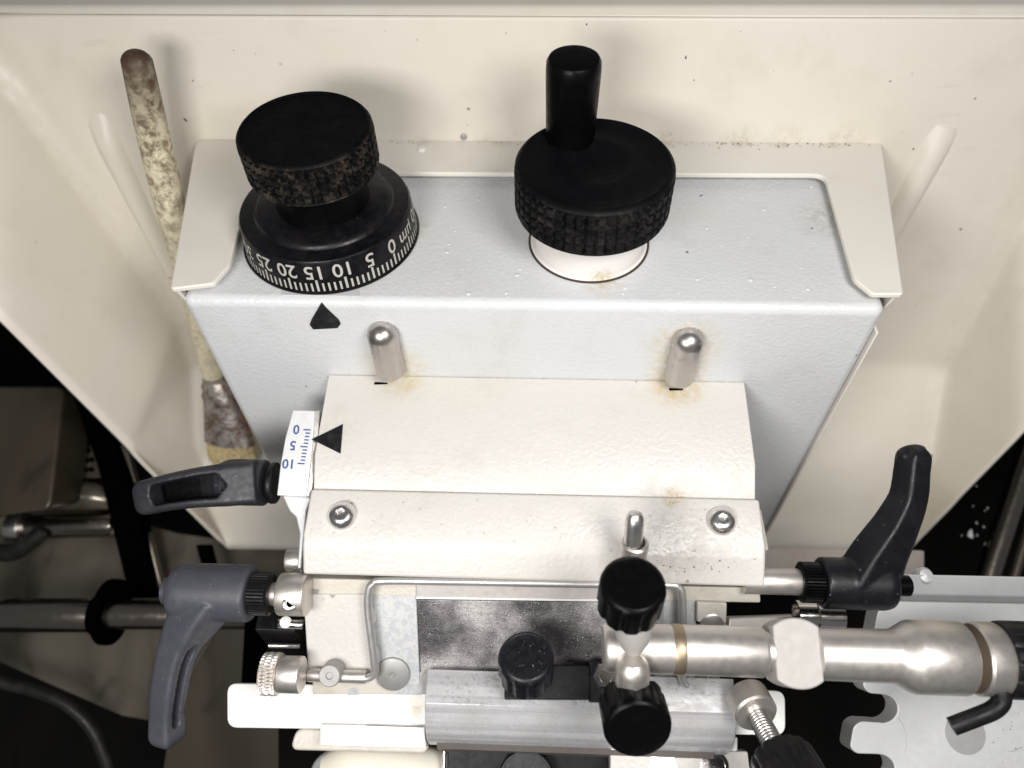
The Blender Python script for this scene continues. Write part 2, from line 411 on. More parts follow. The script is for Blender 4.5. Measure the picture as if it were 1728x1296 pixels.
# ------------------------------------------------------------------ cream splash guard behind everything
A_n = V((0, -1, .2)).normalized(); A_pl = (V((0, 6.66, .3)), A_n)     # upper plate
def PA(px, py): return on(px, py, A_pl)
fold = [PA(330, 610), PA(1592, 613)]
B_n = V((0, -.69, .72)).normalized(); B_pl = ((fold[0]+fold[1])/2, B_n)
def PB(px, py): return on(px, py, B_pl)
root = thing('splash_guard', PB(900, 925), 'large cream sheet-metal guard with slanted wings standing behind the grey housing', 'splash guard')
Mg = MB()
aTL, aTR = PA(-40, 22), PA(1790, 27)
cL, cR = PA(300, 520), PA(1592, 613)
def sheet(name, pts, th=.12, bev=.05, mat='shield', n=None, root=root):
    pts = [V(p) for p in pts]
    nn = V(n) if n is not None else sum(((pts[i]-pts[0]).cross(pts[i+1]-pts[0]) for i in range(1, len(pts)-1)), V()).normalized()
    if nn.dot(CAM-pts[0]) < 0: nn = -nn
    return obj(name, MB().slab(pts, nn, th), M[mat], root, bev)
# one continuous folded sheet, wings coming forward
def wingpt(px, py, y): return PY(px, py, y)
L_out = [wingpt(-260, 290, 2.6), wingpt(0, 541, .9), wingpt(180, 725, .2)]
R_out = [wingpt(2100, 390, 3.0), wingpt(1728, 728, 1.2), wingpt(1640, 830, .7)]
bl0, bl1, bl2 = PB(340, 760), PB(347, 880), PB(385, 925)
br0, br1, br2 = PB(1566, 780), PB(1556, 870), PB(1520, 940)
panel = MB()
L_out[2] = L_out[1].lerp(bl2, .48); R_out[2] = R_out[1].lerp(br2, .5)
def poly(ps):
    panel.add(ps, [tuple(range(len(ps)))])
up = [PA(-130, -60), PA(1860, -60)]
uL, uR = PA(0, 110), PA(1728, 345)
gL = PA(330, 610); gR = PA(1592, 613)
topL, topR = PA(-75, 24), PA(2060, 32)
# centre
poly([topL, topR, uR, gR, gL, cL, uL])
poly([gL, gR, br0, br1, br2, bl2, bl1, bl0])
# wings
poly([uL, cL, gL, bl0, bl1, L_out[2], L_out[1], L_out[0], topL])
poly([bl1, bl2, L_out[2]])
poly([uR, topR, R_out[0], R_out[1], R_out[2], br1, br0, gR])
poly([br1, R_out[2], br2])
bm = bmesh.new()
bv = [bm.verts.new(p) for p in panel.v]
for f in panel.f: bm.faces.new([bv[i] for i in f])
bmesh.ops.remove_doubles(bm, verts=bm.verts[:], dist=.001)
bmesh.ops.triangulate(bm, faces=bm.faces[:])
for _k in range(4): bmesh.ops.subdivide_edges(bm, edges=bm.edges[:], cuts=1, use_grid_fill=True)
bmesh.ops.triangulate(bm, faces=bm.faces[:])
inner = [v for v in bm.verts if not v.is_boundary]
for _k in range(3): bmesh.ops.smooth_vert(bm, verts=inner, factor=.5, use_axis_x=True, use_axis_y=True, use_axis_z=True)
bmesh.ops.recalc_face_normals(bm, faces=bm.faces[:])
bm.verts.ensure_lookup_table()
pm = MB(); pm.v = [v.co.copy() for v in bm.verts]; pm.f = [tuple(v.index for v in f.verts) for f in bm.faces]; bm.free()
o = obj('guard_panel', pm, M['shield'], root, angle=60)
md = o.modifiers.new('thick', 'SOLIDIFY'); md.thickness = .14; md.offset = 0
# top ledge
tl, tr = PA(-120, 24), PA(2060, 31)
lm = MB(); lp = [(tl.y-.02, tl.z-.1), (tl.y+.28, tl.z+.1), (tl.y+7, tl.z+.3), (tl.y+7, tl.z-.2), (tl.y+.2, tl.z-.2)]
lm.prismx(lp, tl.x-6, tr.x+6); obj('top_ledge', lm, M['shield'], root, .1, 3)
# pressed ribs
def rib(p0, p1, w0, w1, h):
    m = MB(); secs = []
    n = A_n; d = (p1-p0).normalized(); s_ = d.cross(n).normalized()
    for i in range(21):
        t = i/20; c = p0.lerp(p1, t); w = w0+(w1-w0)*t; hh = h*min(1, .35+6*t, (1.0001-t)*6)
        secs.append([c + s_*(w*x) + n*(hh*y-.03) for x, y in ((-1, -.3), (-.8, .12), (-.5, .65), (-.2, .95), (.2, .95), (.5, .65), (.8, .12), (1, -.3))])
    m.loft(secs); obj('pressed_rib', m, M['shield'], root, 0, angle=50)
rib(PA(160, 190), PA(345, 560), U(33, 24), U(22, 24), .42)
rib(PA(1596, 212), PA(1432, 520), U(33, 24), U(22, 24), .42)

# ------------------------------------------------------------------ cream hood over the housing
root = thing('housing_hood', (0, 3.5, .3), 'cream sheet-metal hood with a cut-out, folded over the rear of the grey housing', 'hood')
zt = .34
def Z(px, py): return PZ(px, py, zt)
outl = [Z(330, 235), Z(1488, 241), Z(1525, 496), Z(1473, 496), Z(1441, 470), Z(1392, 294), Z(440, 290), Z(402, 390), Z(388, 446), Z(360, 478), Z(287, 487)]
outl = rounded(outl, [.25, .25, .1, .1, .15, .35, .35, .15, .15, .1, .1])
obj('hood_top', MB().slab(outl, (0, 0, 1), .16), M['hood'], root, .05, 3)
for side, a, b, nx in ((0, Z(330, 240), Z(287, 487), -1), (1, Z(1488, 245), Z(1525, 496), 1)):
    m = MB(); d = (b-a)
    prof = [a+d*.02, b-d*.01, b-d*.01+V((-.10*nx, .05, -.55)), b-d*.06+V((-.12*nx, 0, -1.1)), a+V((0, 0, -1.1))]
    m.slab([p+V((-.03*nx, 0, -.03)) for p in prof], V((nx, .12, 0)), .12)
    obj('side_flange', m, M['hood'], root, .04)
m = MB(); m.lathe(Z(711, 253), (0, 0, 1), [(.115, -.02), (.115, .03), (.08, .06), (.001, .065)], 24); obj('plug', m, M['white'], root)
m = MB(); m.lathe(PA(783, 229)+A_n*.07, A_n, [(.10, -.02), (.10, .03), (.06, .05), (.001, .05)], 20); obj('rivet', m, M['rough_steel'], root)
m = MB(); m.slab([V((9.03, .02, -.9)), V((9.10, .02, -.9)), V((9.10, .02, -12.3)), V((9.03, .02, -12.6))], (0, -1, 0), 5.5)
obj('edge_strip', m, M['hood'], root, .03)

# ------------------------------------------------------------------ grey housing
root = thing('grey_housing', (0, 0, -12.6), 'pale grey painted machine housing with two knobs on top and two steel pins in front', 'machine housing')
obj('housing_body', MB().box((-9, 0, -12.6), (9, 6.4, 0)), M['grey'], root, .26, 5)
for p, nm in ((PIN1, 'guide_pin'), (PIN2, 'guide_pin')):
    m = MB(); r = .41
    prof = [(r*.75, 0), (r, .12)] + [(r, 1.55)] + [(r*math.cos(a), 1.6+r*math.sin(a)) for a in [PI/2*k/8 for k in range(9)]]
    prof[-1] = (0.001, prof[-1][1])
    m.lathe(p+V((0, -.12, -1.25)), (0, 0, 1), prof, 40)
    obj(nm, m, M['pin'], root)
    m = MB(); cy = p+V((0, -.004, .1)); m.slab([cy+V((.52*math.cos(t), 0, (.52+(.4 if math.sin(t) > 0 else .9))*math.sin(t))) for t in [2*PI*k/32 for k in range(32)]], (0, -1, 0), .02)
def arrow(pts, plane_f, n, name, root, lift=.05):
    obj(name, MB().slab([plane_f(*p)+V(n)*lift for p in pts], n, lift*1.5), M['void_paint'], root, .015)
arrow([(542, 511), (526, 538), (523, 546), (529, 554), (570, 552), (575, 545), (571, 538)], lambda a, b: PY(a, b, 0), V((0, -1, 0)), 'pointer_mark', root)
m = MB(); m.slab([PZ(477, 480, .012), PZ(606, 482, .012), PZ(606, 499, .012), PZ(475, 497, .012)], (0, 0, 1), .02)
obj('tape_strip', m, plain('dull_tape', (.55, .55, .55), .45), root)

# ------------------------------------------------------------------ micrometer dial
DC = V((-5.5, 2.62, 0))
root = thing('micrometer_dial', DC, 'black micrometer knob with white upside-down numerals on its wide base ring', 'dial knob')
R0, R1, HZ = 2.36, 2.28, 1.0
ring_obj = obj('dial_ring', MB().lathe(DC, (0, 0, 1), [(R0+.05, 0.02), (R0+.06, .05), (R0, .08), (R1, HZ-.06), (R1-.04, HZ), (1.86, HZ+.03), (1.80, HZ+.08), (1.78, HZ+.15), (1.70, HZ+.19), (.98, HZ+.20)], 96), M['dial'], root)
m = MB(); m.lathe(DC, (0, 0, 1), [(1.25, HZ+.15), (1.17, HZ+.4), (1.14, 2.3)], 48); obj('neck', m, M['black'], root)
def knurl(ncol, nrow, h0, h1, depth):
    def fn(t, i, r, h):
        if h < h0-1e-6 or h > h1+1e-6: return r
        a = math.sin(ncol*t/2)**2; b = math.sin(nrow*PI*(h-h0)/(h1-h0))**2
        return r - depth*(1-min(1, 3.5*a)*min(1, 3.5*b))
    return fn
def gripprof(r, z0, z1, rows, top):
    pr = [(r*.55, z0+.02), (r-.12, z0), (r-.04, z0+.03)]
    n = rows*6
    h0, h1 = z0+.06, z1-.15
    pr += [(r, h0+(h1-h0)*k/n) for k in range(n+1)]
    pr += [(r-.02, z1-.10), (r-.055, z1-.05), (r-.10, z1-.018), (r-.16, z1)] + top
    return pr, h0, h1
pr, h0, h1 = gripprof(1.67, 2.20, 3.36, 4, [(1.55, 3.37), (1.50, 3.33), (.4, 3.30), (.001, 3.30)])
obj('grip', MB().lathe(DC, (0, 0, 1), pr, 480, knurl(46, 4, h0, h1, .06)), M['rubber'], root)
# scale ring: ticks and numerals, reading from behind the machine
m = MB()
t15 = math.atan2(*(lambda q: (q.y-DC.y, q.x-DC.x))(PZ(538, 494, .1)))
def th(n): return t15 - rad(3.6)*(n-15)
def Rz(z): return R0+(R1-R0)*(z/HZ)+.012
def ringquad(ta, tb, z0, z1, k=1):
    for j in range(k):
        a = ta+(tb-ta)*j/k; b = ta+(tb-ta)*(j+1)/k
        m.add([DC+V((Rz(z)*math.cos(t), Rz(z)*math.sin(t), z)) for t, z in ((a, z0), (b, z0), (b, z1), (a, z1))], [(0, 1, 2, 3)])
for n in range(0, 100):
    w = .011 if n % 5 else .013
    ringquad(th(n)-w, th(n)+w, .10, .46 if n % 5 == 0 else .36)
def ringtext(txt, tc, zc, size, sx=1.0):
    vs, fs = text_mesh(txt, size, .007)
    m = MB(); m.add([DC+V((Rz(zc-y)*math.cos(tc-sx*x/R0), Rz(zc-y)*math.sin(tc-sx*x/R0), zc-y)) for x, y in vs], fs)
    obj('numeral', m, M['white_ink'], ring_obj)
obj('scale_ticks', m, M['white_ink'], ring_obj)
for n in range(0, 95, 5): ringtext(str(n), th(n), .69, .57, 1.0)
ringtext('\u00b5m', th(-4.6), .69, .56, .95)

# ------------------------------------------------------------------ crank knob
KC = V((1.6, 2.42, 0))
root = thing('crank_knob', KC, 'black knurled knob with an upright crank handle, on a stained white collar', 'crank knob')
m = MB(); m.lathe(KC, (0, 0, 1), [(1.58, .0), (1.58, .03), (1.52, .06), (1.47, 1.0), (1.47, 1.35)], 80); obj('collar', m, M['white_collar'], root)
m = MB(); m.lathe(KC, (0, 0, 1), [(1.64, .004), (1.64, .03), (1.585, .03), (1.585, .004)], 80, closed=True); obj('seal_ring', m, M['rust'], root)
pr, h0, h1 = gripprof(2.0, 1.2, 2.56, 4, [(1.85, 2.58), (1.72, 2.52), (1.40, 2.48), (1.05, 2.52), (.85, 2.52), (.6, 2.42), (.001, 2.40)])
obj('grip', MB().lathe(KC, (0, 0, 1), pr, 480, knurl(48, 4, h0, h1, .075)), M['rubber2'], root)
hb = PZ(962, 236, 2.4); hr = U(50, 16.6)
ht = None
for k in range(400):                                                  # height of the handle, measured up its vertical axis
    z = 2.4+k*.01
    v = V((hb.x, hb.y, z))-CAM; py = H0/2+FPX*v.dot(DN)/v.dot(FW)
    if py < 96: ht = z; break
ht = ht or 5
m = MB(); L = ht-2.3
m.lathe(V((hb.x, hb.y, 2.3)), (0, 0, 1), [(hr*.93, 0), (hr*.97, L*.5), (hr, L*.85), (hr*.98, L-.12), (hr*.9, L-.03), (hr*.78, L), (hr*.4, L+.02), (.001, L+.02)], 56)
obj('handle', m, M['black'], root)

# ------------------------------------------------------------------ blade holder (cream)
HN = V((0, -.70, .714)).normalized(); HP = V((0, -5.45, -5.5))        # sloping front plane of the holder
Hpl = (HP, HN)
def PH(px, py, off=0.0): return on(px, py, (HP+HN*off, HN))
root = thing('blade_holder', (0, -3, -9.5), 'cream hammered-paint blade holder block with stepped top, clamped to the grey housing', 'blade holder')
up = [(-.01, -2.98), (-2.5, -3.40), (-3.24, -3.93), (-3.24, -6.5), (-.01, -6.5)]
block_obj = obj('upper_block', MB().prismx(up, -5.75, 6.12), M['cream'], root, .04, 2)
lo = [(-3.262, -3.84), (-4.55, -4.05)] + [(-4.55-.42*math.sin(a), -4.05-.07-.42*(1-math.cos(a))) for a in (rad(15), rad(30), rad(45))] + [(-5.35, -4.72), (-5.22, -4.9), (-4.0, -4.6), (-3.262, -6)]
cover_obj = obj('cover_plate', MB().prismx(lo, -5.79, 6.2), M['cream'], root, .09, 3)
ppl = (V((0, -3.262, -3.84)), V((0, -.161, .987)))
for px, py in ((578, 871), (1217, 880)):
    c = on(px, py, ppl); R = .385; m = MB()
    def fnh(t, i, r, h):
        if i < 6: return r
        k = .125/max(abs(math.cos(((t+rad(30)) % rad(60))-rad(30))), .5)
        return k*(1 if i < 8 else .96)*(.985 if i == 6 else 1) if r > .01 else r
    m.lathe(c, ppl[1], [(R, -.02), (R, .03), (R*.96, .09), (R*.85, .17), (R*.68, .235), (R*.47, .27), (.14, .265), (.135, .24), (.135, .10), (.001, .09)], 72, fnh)
    obj('screw', m, M['screw'], cover_obj)
arrow([(526, 742), (579, 716), (575, 766)], lambda a, b: on(a, b, (V((0, 0, -2.98)), V((0, -.168, .986)))), V((0, -.166, .986)), 'pointer_mark', block_obj, .04)
for px, py in ((643, 642), (1140, 652)):                              # open slots under the pins
    c = on(px, py, (V((0, 0, -2.98)), V((0, -.166, .986))))+V((0, -.166, .986))*.006
    m = MB(); m.slab([c+V((-.22, .12, 0)), c+V((.22, .12, 0)), c+V((.2, -.12, -.02)), c+V((-.18, -.14, -.02))], (0, -.166, .986), .01)
    obj('slot', m, M['void'], block_obj)
def hslab(name, pts, off, th, mat, root, bev=.04, r=0, seg=2):
    q = [PH(px, py, off) for px, py in pts]
    if r: q = rounded(q, r)
    return obj(name, MB().slab(q, HN, th), M[mat], root, bev, seg)
hslab('front_block', [(511, 1003), (634, 1003), (634, 1143), (520, 1143)], 0, 2.2, 'cream', root, .05)
hslab('top_rail', [(506, 976), (1283, 992), (1284, 1018), (509, 1004)], -.05, .9, 'cream_worn', root, .05)
hslab('base_step', [(527, 1128), (713, 1134), (713, 1173), (527, 1173)], -.12, 1.0, 'cream_worn', root, .05)
hslab('zinc_plate', [(632, 990), (702, 992), (709, 1158), (636, 1156)], -.06, .6, 'zinc', root, .03)
hslab('zinc_plate', [(1120, 1000), (1176, 1002), (1172, 1160), (1112, 1158)], -.06, .6, 'zinc', root, .03)
hslab('side_block', [(1176, 1016), (1227, 1018), (1226, 1052), (1176, 1050)], .12, 1.5, 'cream_worn', root, .04)
hslab('side_block', [(1172, 1055), (1227, 1055), (1232, 1130), (1172, 1130)], -.1, 1.2, 'cream_worn', root, .04)
m = MB(); m.lathe(PH(1200, 1052, .0), HN, [(U(20, 19.6), 0), (U(20, 19.6), .14), (U(17, 19.6), .16)], 40); obj('dowel_end', m, M['steel'], root)
q = PH(663, 1137, -.02)
m = MB(); m.lathe(q, HN, [(U(29, 20), 0), (U(29, 20), .05), (U(27, 20), .07), (.08, .07), (.05, .04), (.001, .04)], 48); obj('pivot_disc', m, M['rough_steel'], root)
q = PH(1133, 1140, -.02)
m = MB(); m.lathe(q, HN, [(U(29, 20), 0), (U(29, 20), .05), (U(27, 20), .07), (.08, .07), (.05, .04), (.001, .04)], 48); obj('pivot_disc', m, M['rough_steel'], root)
for ch in ([(504, 994), (537, 996), (536, 1003), (506, 1002)], [(556, 1004), (566, 1005), (561, 1010)], [(617, 1004), (633, 1004), (633, 1030), (624, 1016)], [(629, 1052), (634, 1050), (634, 1092), (630, 1080)]):
    q = [PH(*p, .012) for p in ch]; obj('paint_chip', MB().slab(q, HN, .02), M['zinc'] if len(ch) > 3 and ch[0][0] > 600 else M['rough_steel'], root)
for ch in ([(588, 1163), (600, 1160), (606, 1166), (604, 1173), (587, 1173)], [(660, 1172), (672, 1158), (700, 1146), (712, 1150), (712, 1173)]):
    q = [PH(*p, -.108) for p in ch]; obj('paint_chip', MB().slab(q, HN, .02), M['zinc'], root)
# blade support: bright strip and wet dark face
hslab('steel_strip', [(702, 986), (1122, 994), (1122, 1013), (702, 1007)], .02, .5, 'strip', root, .02)
hslab('strip_edge', [(702, 1007), (1122, 1013), (1122, 1017), (702, 1011)], .05, .3, 'silver_plate', root, .01)
hslab('pressure_plate', [(703, 1012), (1122, 1018), (1118, 1175), (712, 1172)], -.08, .4, 'wet_steel', root, .02)
m = MB(); m.slab([V((6.05, -1.0, -4.2)), V((6.45, -1.0, -4.2)), V((6.45, -1.0, -12.3)), V((6.05, -1.0, -12.3))], (0, -1, 0), 1.0)
m2 = MB().box((6.18, -4.4, -6.0), (6.42, -3.2, -4.5)); obj('end_plate', m2, M['cream_worn'], root, .05)
obj('lower_body', MB().prismx([(-3.3, -6.4), (-5.0, -6.4), (-7.2, -8.9), (-7.2, -11), (-.2, -11), (-.2, -6.4)], -5.4, 5.6), M['cream_worn'], root, .06)

# ------------------------------------------------------------------ tilt-angle scale at the left of the holder
root = thing('angle_scale', PY(500, 800, -2.2), 'silver angle scale plate with blue 0 5 10 marks beside the black arrow', 'angle scale')
sp_n = V((0, -.42, .908)); S0 = V((0, -1.3, -3.02)); Spl = (S0, sp_n)
def PS(px, py, off=0.0): return on(px, py, (S0+sp_n*off, sp_n))
pts = [PS(*p) for p in ((494, 692), (531, 693), (528, 745), (523, 790), (517, 838), (467, 836), (473, 785), (481, 740))]
plate_obj = obj('scale_plate', MB().slab(rounded(pts, .04), sp_n, .5), M['silver_plate'], root, .03)
pts = [PS(*p)-sp_n*.06 for p in ((531, 693), (537, 690), (534, 760), (527, 830), (517, 850), (520, 790), (527, 745))]
m = MB(); m.slab([PS(531, 692)+V((.0, 0, -.02)), PS(538, 691)-sp_n*.1, PS(535, 745)-sp_n*.1, PS(529, 800)-sp_n*.1, PS(523, 838)-sp_n*.1, PS(517, 838)-sp_n*.03, PS(523, 790)-sp_n*.03, PS(528, 745)-sp_n*.03], sp_n, .6)
obj('plate_rim', m, M['steel'], root, .02)
q = [PS(*p) for p in ((470, 834), (520, 838), (512, 860), (508, 905), (503, 960), (496, 960), (500, 900), (494, 872), (483, 862))]
obj('bracket', MB().slab([p-sp_n*.25 for p in q], sp_n, .4), M['alu'], root, .05)
m = MB()
e_down = (PS(500, 790)-PS(505, 740)).normalized(); e_left = sp_n.cross(e_down).normalized()
if e_left.x > 0: e_left = -e_left
def stext(txt, px, py, size):
    vs, fs = text_mesh(txt, size, .006); c = PS(px, py, .012)
    m2 = MB().add([c + e_left*x + e_down*y for x, y in vs], fs); obj('numeral', m2, M['blue_ink'], plate_obj)
stext('0', 500, 725, .36); stext('5', 494, 752, .36); stext('10', 487, 783, .36)
for k in range(11):
    t = k/10; px = 520-t*10; py = 725+57*t
    L = 12 if k in (0, 5, 10) else 8.5
    a = PS(px-(L if k in (0, 5, 10) else L-1.0)+4, py, .012); b = PS(px+4-(0), py+.6, .012); w = e_down*.018
    m.add([a-w, b-w, b+w, a+w], [(0, 1, 2, 3)])
obj('scale_marks', m, M['blue_ink'], plate_obj)

# ------------------------------------------------------------------ clamping levers
def usec(c, u, v, hw, hh, r, nd, nw):
    """ring: rounded rectangle half sizes hw (u) x hh (v) with a groove of depth nd, half width nw in the +u face"""
    pts = []
    r1 = r*.5
    for cx, cy, a0, q in ((hw-r1, hh-r1, 0, r1), (-hw+r, hh-r, 90, r), (-hw+r, -hh+r, 180, r), (hw-r1, -hh+r1, 270, r1)):
        for k in range(7):
            a = rad(a0+15*k); pts.append((cx+q*math.cos(a), cy+q*math.sin(a)))
    # groove goes between the last corner (270..360) and the first (0..90): along +u face
    g = [(hw, -nw), (hw-nd*.9, -nw*.9), (hw-nd, -nw*.7), (hw-nd, nw*.7), (hw-nd*.9, nw*.9), (hw, nw)]
    pts = pts + g
    return [c + u*x + v*y for x, y in pts]
def fuse(o):                                                          # hub and arm are one casting: weld with a soft fillet
    md = o.modifiers.new('weld', 'REMESH'); md.mode = 'VOXEL'; md.voxel_size = .035; md.use_smooth_shade = True
    md = o.modifiers.new('fillet', 'SMOOTH'); md.factor = .5; md.iterations = 9
def recess_shade(arm, root):
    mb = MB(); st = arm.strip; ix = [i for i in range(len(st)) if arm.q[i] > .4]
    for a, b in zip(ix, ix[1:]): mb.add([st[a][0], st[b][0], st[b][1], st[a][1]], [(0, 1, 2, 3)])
    obj('recess_shade', mb, M['black'], root)  # black strip above the groove floor, painting in the hollow's shade
def lever_arm(path, widths, thick, gdir, vn, groove=(.15, .9), nd=.3, nwf=.42, round_end=.9):
    """path: centreline; widths: half width across; thick: half thickness; gdir: general side the groove faces; vn: plate normal"""
    pts = curve(path, 12); n = len(pts); secs = []; qs = []; strip = []
    def w_at(t, arr):
        x = t*(len(arr)-1); i = min(int(x), len(arr)-2); return arr[i]+(arr[i+1]-arr[i])*(x-i)
    for i, p in enumerate(pts):
        t = i/(n-1); tg = (pts[min(i+1, n-1)]-pts[max(i-1, 0)]).normalized()
        u = (V(gdir)-tg*V(gdir).dot(tg)).normalized(); v = tg.cross(u)
        hw, hh = w_at(t, widths), w_at(t, thick)
        g0, g1 = groove; q = max(0, min(1, (t-g0)/.14, (g1-t)/.03))
        secs.append(usec(p, u, v, hw, hh, min(hw, hh)*.62, max(.005, nd*q), max(.012, hh*nwf*min(1, q*1.6))))
        qs.append(q); wn = hh*nwf*.95; dd = hw-max(.005, nd*q)*.62; strip.append((p+u*dd-v*wn, p+u*dd+v*wn))
    # rounded tip
    p = pts[-1]; tg = (pts[-1]-pts[-2]).normalized(); u = (V(gdir)-tg*V(gdir).dot(tg)).normalized(); v = tg.cross(u)
    hw, hh = widths[-1], thick[-1]
    for k in range(1, 7):
        a = PI/2*k/6.3; secs.append(usec(p+tg*(hw*round_end*math.sin(a)), u, v, hw*math.cos(a), hh*math.cos(a), min(hw, hh)*.62*math.cos(a), .004, .01*math.cos(a)))
    mb = MB().loft(secs); mb.q = qs; mb.strip = strip
    return mb
def collar_knurl(mb, a, b, r, n=36, d=.035, seg=None):
    a = V(a); b = V(b); L = (b-a).length
    pr = [(r-.06, 0), (r, .05)] + [(r, .05+(L-.1)*k/6) for k in range(1, 7)] + [(r-.05, L)]
    def fn(t, i, rr, h): return rr - (d*(1-min(1, 2.2*math.sin(n*t/2)**2)) if 0 < i < len(pr)-1 else d)
    return mb.lathe(a, b-a, pr, n*8, fn)
LG = 'ratchet clamping levers around the blade holder'
# lower left lever
dp = 19.6
A = D(290, 998, dp); hub_r = U(47, dp)
A = D(352, 999, dp)
xl, xr = D(292, 998, dp).x, D(428, 998, dp).x
root = thing('clamp_lever', A, 'slate grey clamping lever hanging down on the left, with speckled matte finish', 'clamping lever', LG)
m = MB(); m.lathe(V((xl, A.y, A.z)), (1, 0, 0), [(hub_r*.70, -.02), (hub_r*.88, .05), (hub_r*.97, .2), (hub_r, .4), (hub_r, xr-xl-.06), (hub_r-.06, xr-xl)], 64)
hubm = m
m = MB(); m.lathe(V((xl-.26, A.y, A.z)), (1, 0, 0), [(.28, 0), (.36, .05), (.37, .4)], 40); obj('push_button', m, M['slate'], root)
q0 = D(358, 1010, dp); path = [D(350, 1005, dp), D(322, 1050, dp-.1), D(304, 1085, dp-.12), D(292, 1122, dp-.15), D(284, 1165, dp-.15), D(280, 1205, dp-.1), D(281, 1238, dp-.05)]
m = lever_arm(path, [.72, .58, .45, .40, .385, .36, .39], [.60, .52, .43, .39, .37, .345, .38], RT*.93-FW*.36, DN, (.26, .93), .6, .34)
arm = m; fuse(obj('handle', MB().add(hubm.v, hubm.f).add(arm.v, arm.f), M['slate'], root, 0, angle=60)); recess_shade(arm, root)
m = MB(); collar_knurl(m, V((xr-.03, A.y, A.z)), V((xr+.52, A.y, A.z)), U(36, dp), 40); obj('knurled_collar', m, M['black_soft'], root)
m = MB(); m.cyl(V((xr+.4, A.y, A.z)), V((xr+.95, A.y, A.z)), U(19, dp), ch=.02)
obj('shaft', m, M['steel_warm'], root)
m = MB(); fx = D(487, 1000, dp).x; m.cyl(V((fx-.20, A.y, A.z)), V((fx+.55, A.y, A.z)), U(35, dp), ch=.05); fl = obj('flange', m, M['steel_warm'], root)
fc = D(490, 1018, dp)+V((0, -.2, .45))
cdir = (CAM-fc).normalized()
m = MB(); m.lathe(D(490, 1018, dp-.60), cdir, [(.20, -.3), (.20, .0), (.17, .02), (.10, .02), (.09, -.15), (.001, -.15)], 32); obj('set_screw', m, M['screw'], root)
m = MB(); m.lathe(D(490, 1018, dp-.60)+cdir*.022, cdir, [(.105, 0), (.10, .004), (.001, .004)], 6); obj('hex_hole', m, M['void'], root)
# upper left lever
dp = 20.5
A = D(425, 814, dp)
root = thing('clamp_lever', A, 'dark grey clamping lever pointing left from the angle scale, its hollow underside showing', 'clamping lever', LG)
xl, xr = D(385, 814, dp).x, D(466, 814, dp).x
m = MB(); hr2 = U(39, dp)
m.lathe(V((xl-.35, A.y, A.z)), (1, 0, 0), [(hr2*.6, 0), (hr2*.85, .15), (hr2*.97, .35), (hr2, .6), (hr2, xr-xl+.05), (hr2-.05, xr-xl+.1)], 64); hubm = m
cd = (CAM-A).normalized()
path = [D(440, 812, dp-.2), D(390, 817, dp-.25), D(340, 822, dp-.3), D(295, 829, dp-.3), D(258, 837, dp-.25)]
m = lever_arm(path, [.60, .68, .66, .60, .52], [.60, .58, .53, .49, .47], cd, DN, (.22, .90), 1.0, .58)
arm = m; fuse(obj('handle', MB().add(hubm.v, hubm.f).add(arm.v, arm.f), M['lever_dark'], root, 0, angle=60)); recess_shade(arm, root)
m = MB(); m.cyl(V((xr-.12, A.y, A.z)), V((xr+.02, A.y, A.z)), U(35, dp), ch=.03); obj('washer', m, M['black_soft'], root)
# right lever
dp = 19.3
A = D(1455, 985, dp)
root = thing('clamp_lever', A, 'glossy black clamping lever standing upright on the right, wet with droplets', 'clamping lever', LG)
xl, xr = D(1398, 985, dp).x, D(1506, 985, dp).x; hr3 = U(43, dp)
yz = V((0, A.y, A.z)); sl = (D(1506, 988, dp)-D(1398, 982, dp))
m = MB(); m.lathe(V((xl-.22, A.y, A.z)), (1, 0, 0), [(hr3*.93, 0), (hr3, .06), (hr3, xr-xl-.05), (hr3*.93, xr-xl+.12), (hr3*.80, xr-xl+.2)], 64); hubm = m
path = [D(1462, 985, dp), D(1485, 938, dp-.1), D(1514, 886, dp-.2), D(1534, 840, dp-.25), D(1540, 795, dp-.25), D(1543, 772, dp-.25)]
m = lever_arm(path, [.74, .62, .46, .37, .34, .34], [.52, .48, .43, .38, .36, .36], -RT*.95-FW*.25, DN, (3, 4), .05)
arm = m
m = MB(); hk = [D(1552, 772, dp-.25), D(1543, 769, dp-.25), D(1534, 769, dp-.25), D(1526, 771, dp-.25), D(1520, 774, dp-.25), D(1516, 777, dp-.25)]
m.tube(hk, [U(q, dp) for q in (21, 20, 18, 16, 12, 3)], 24); fuse(obj('handle', MB().add(hubm.v, hubm.f).add(arm.v, arm.f).add(m.v, m.f), M['lever_black'], root, 0, angle=60))
m = MB(); m.lathe(V((xr+.05, A.y, A.z-.05)), (1, 0, 0), [(.27, 0), (.27, .36), (.22, .40), (.001, .40)], 36); obj('push_button', m, M['black'], root)
m = MB(); collar_knurl(m, V((xl-.75, A.y, A.z)), V((xl-.18, A.y, A.z)), U(34, dp), 40); obj('knurled_collar', m, M['black'], root)
m = MB(); m.cyl(V((xl-2.2, A.y, A.z)), V((xl-.7, A.y, A.z)), U(22, dp), ch=.02); obj('shaft', m, M['steel_warm'], root)

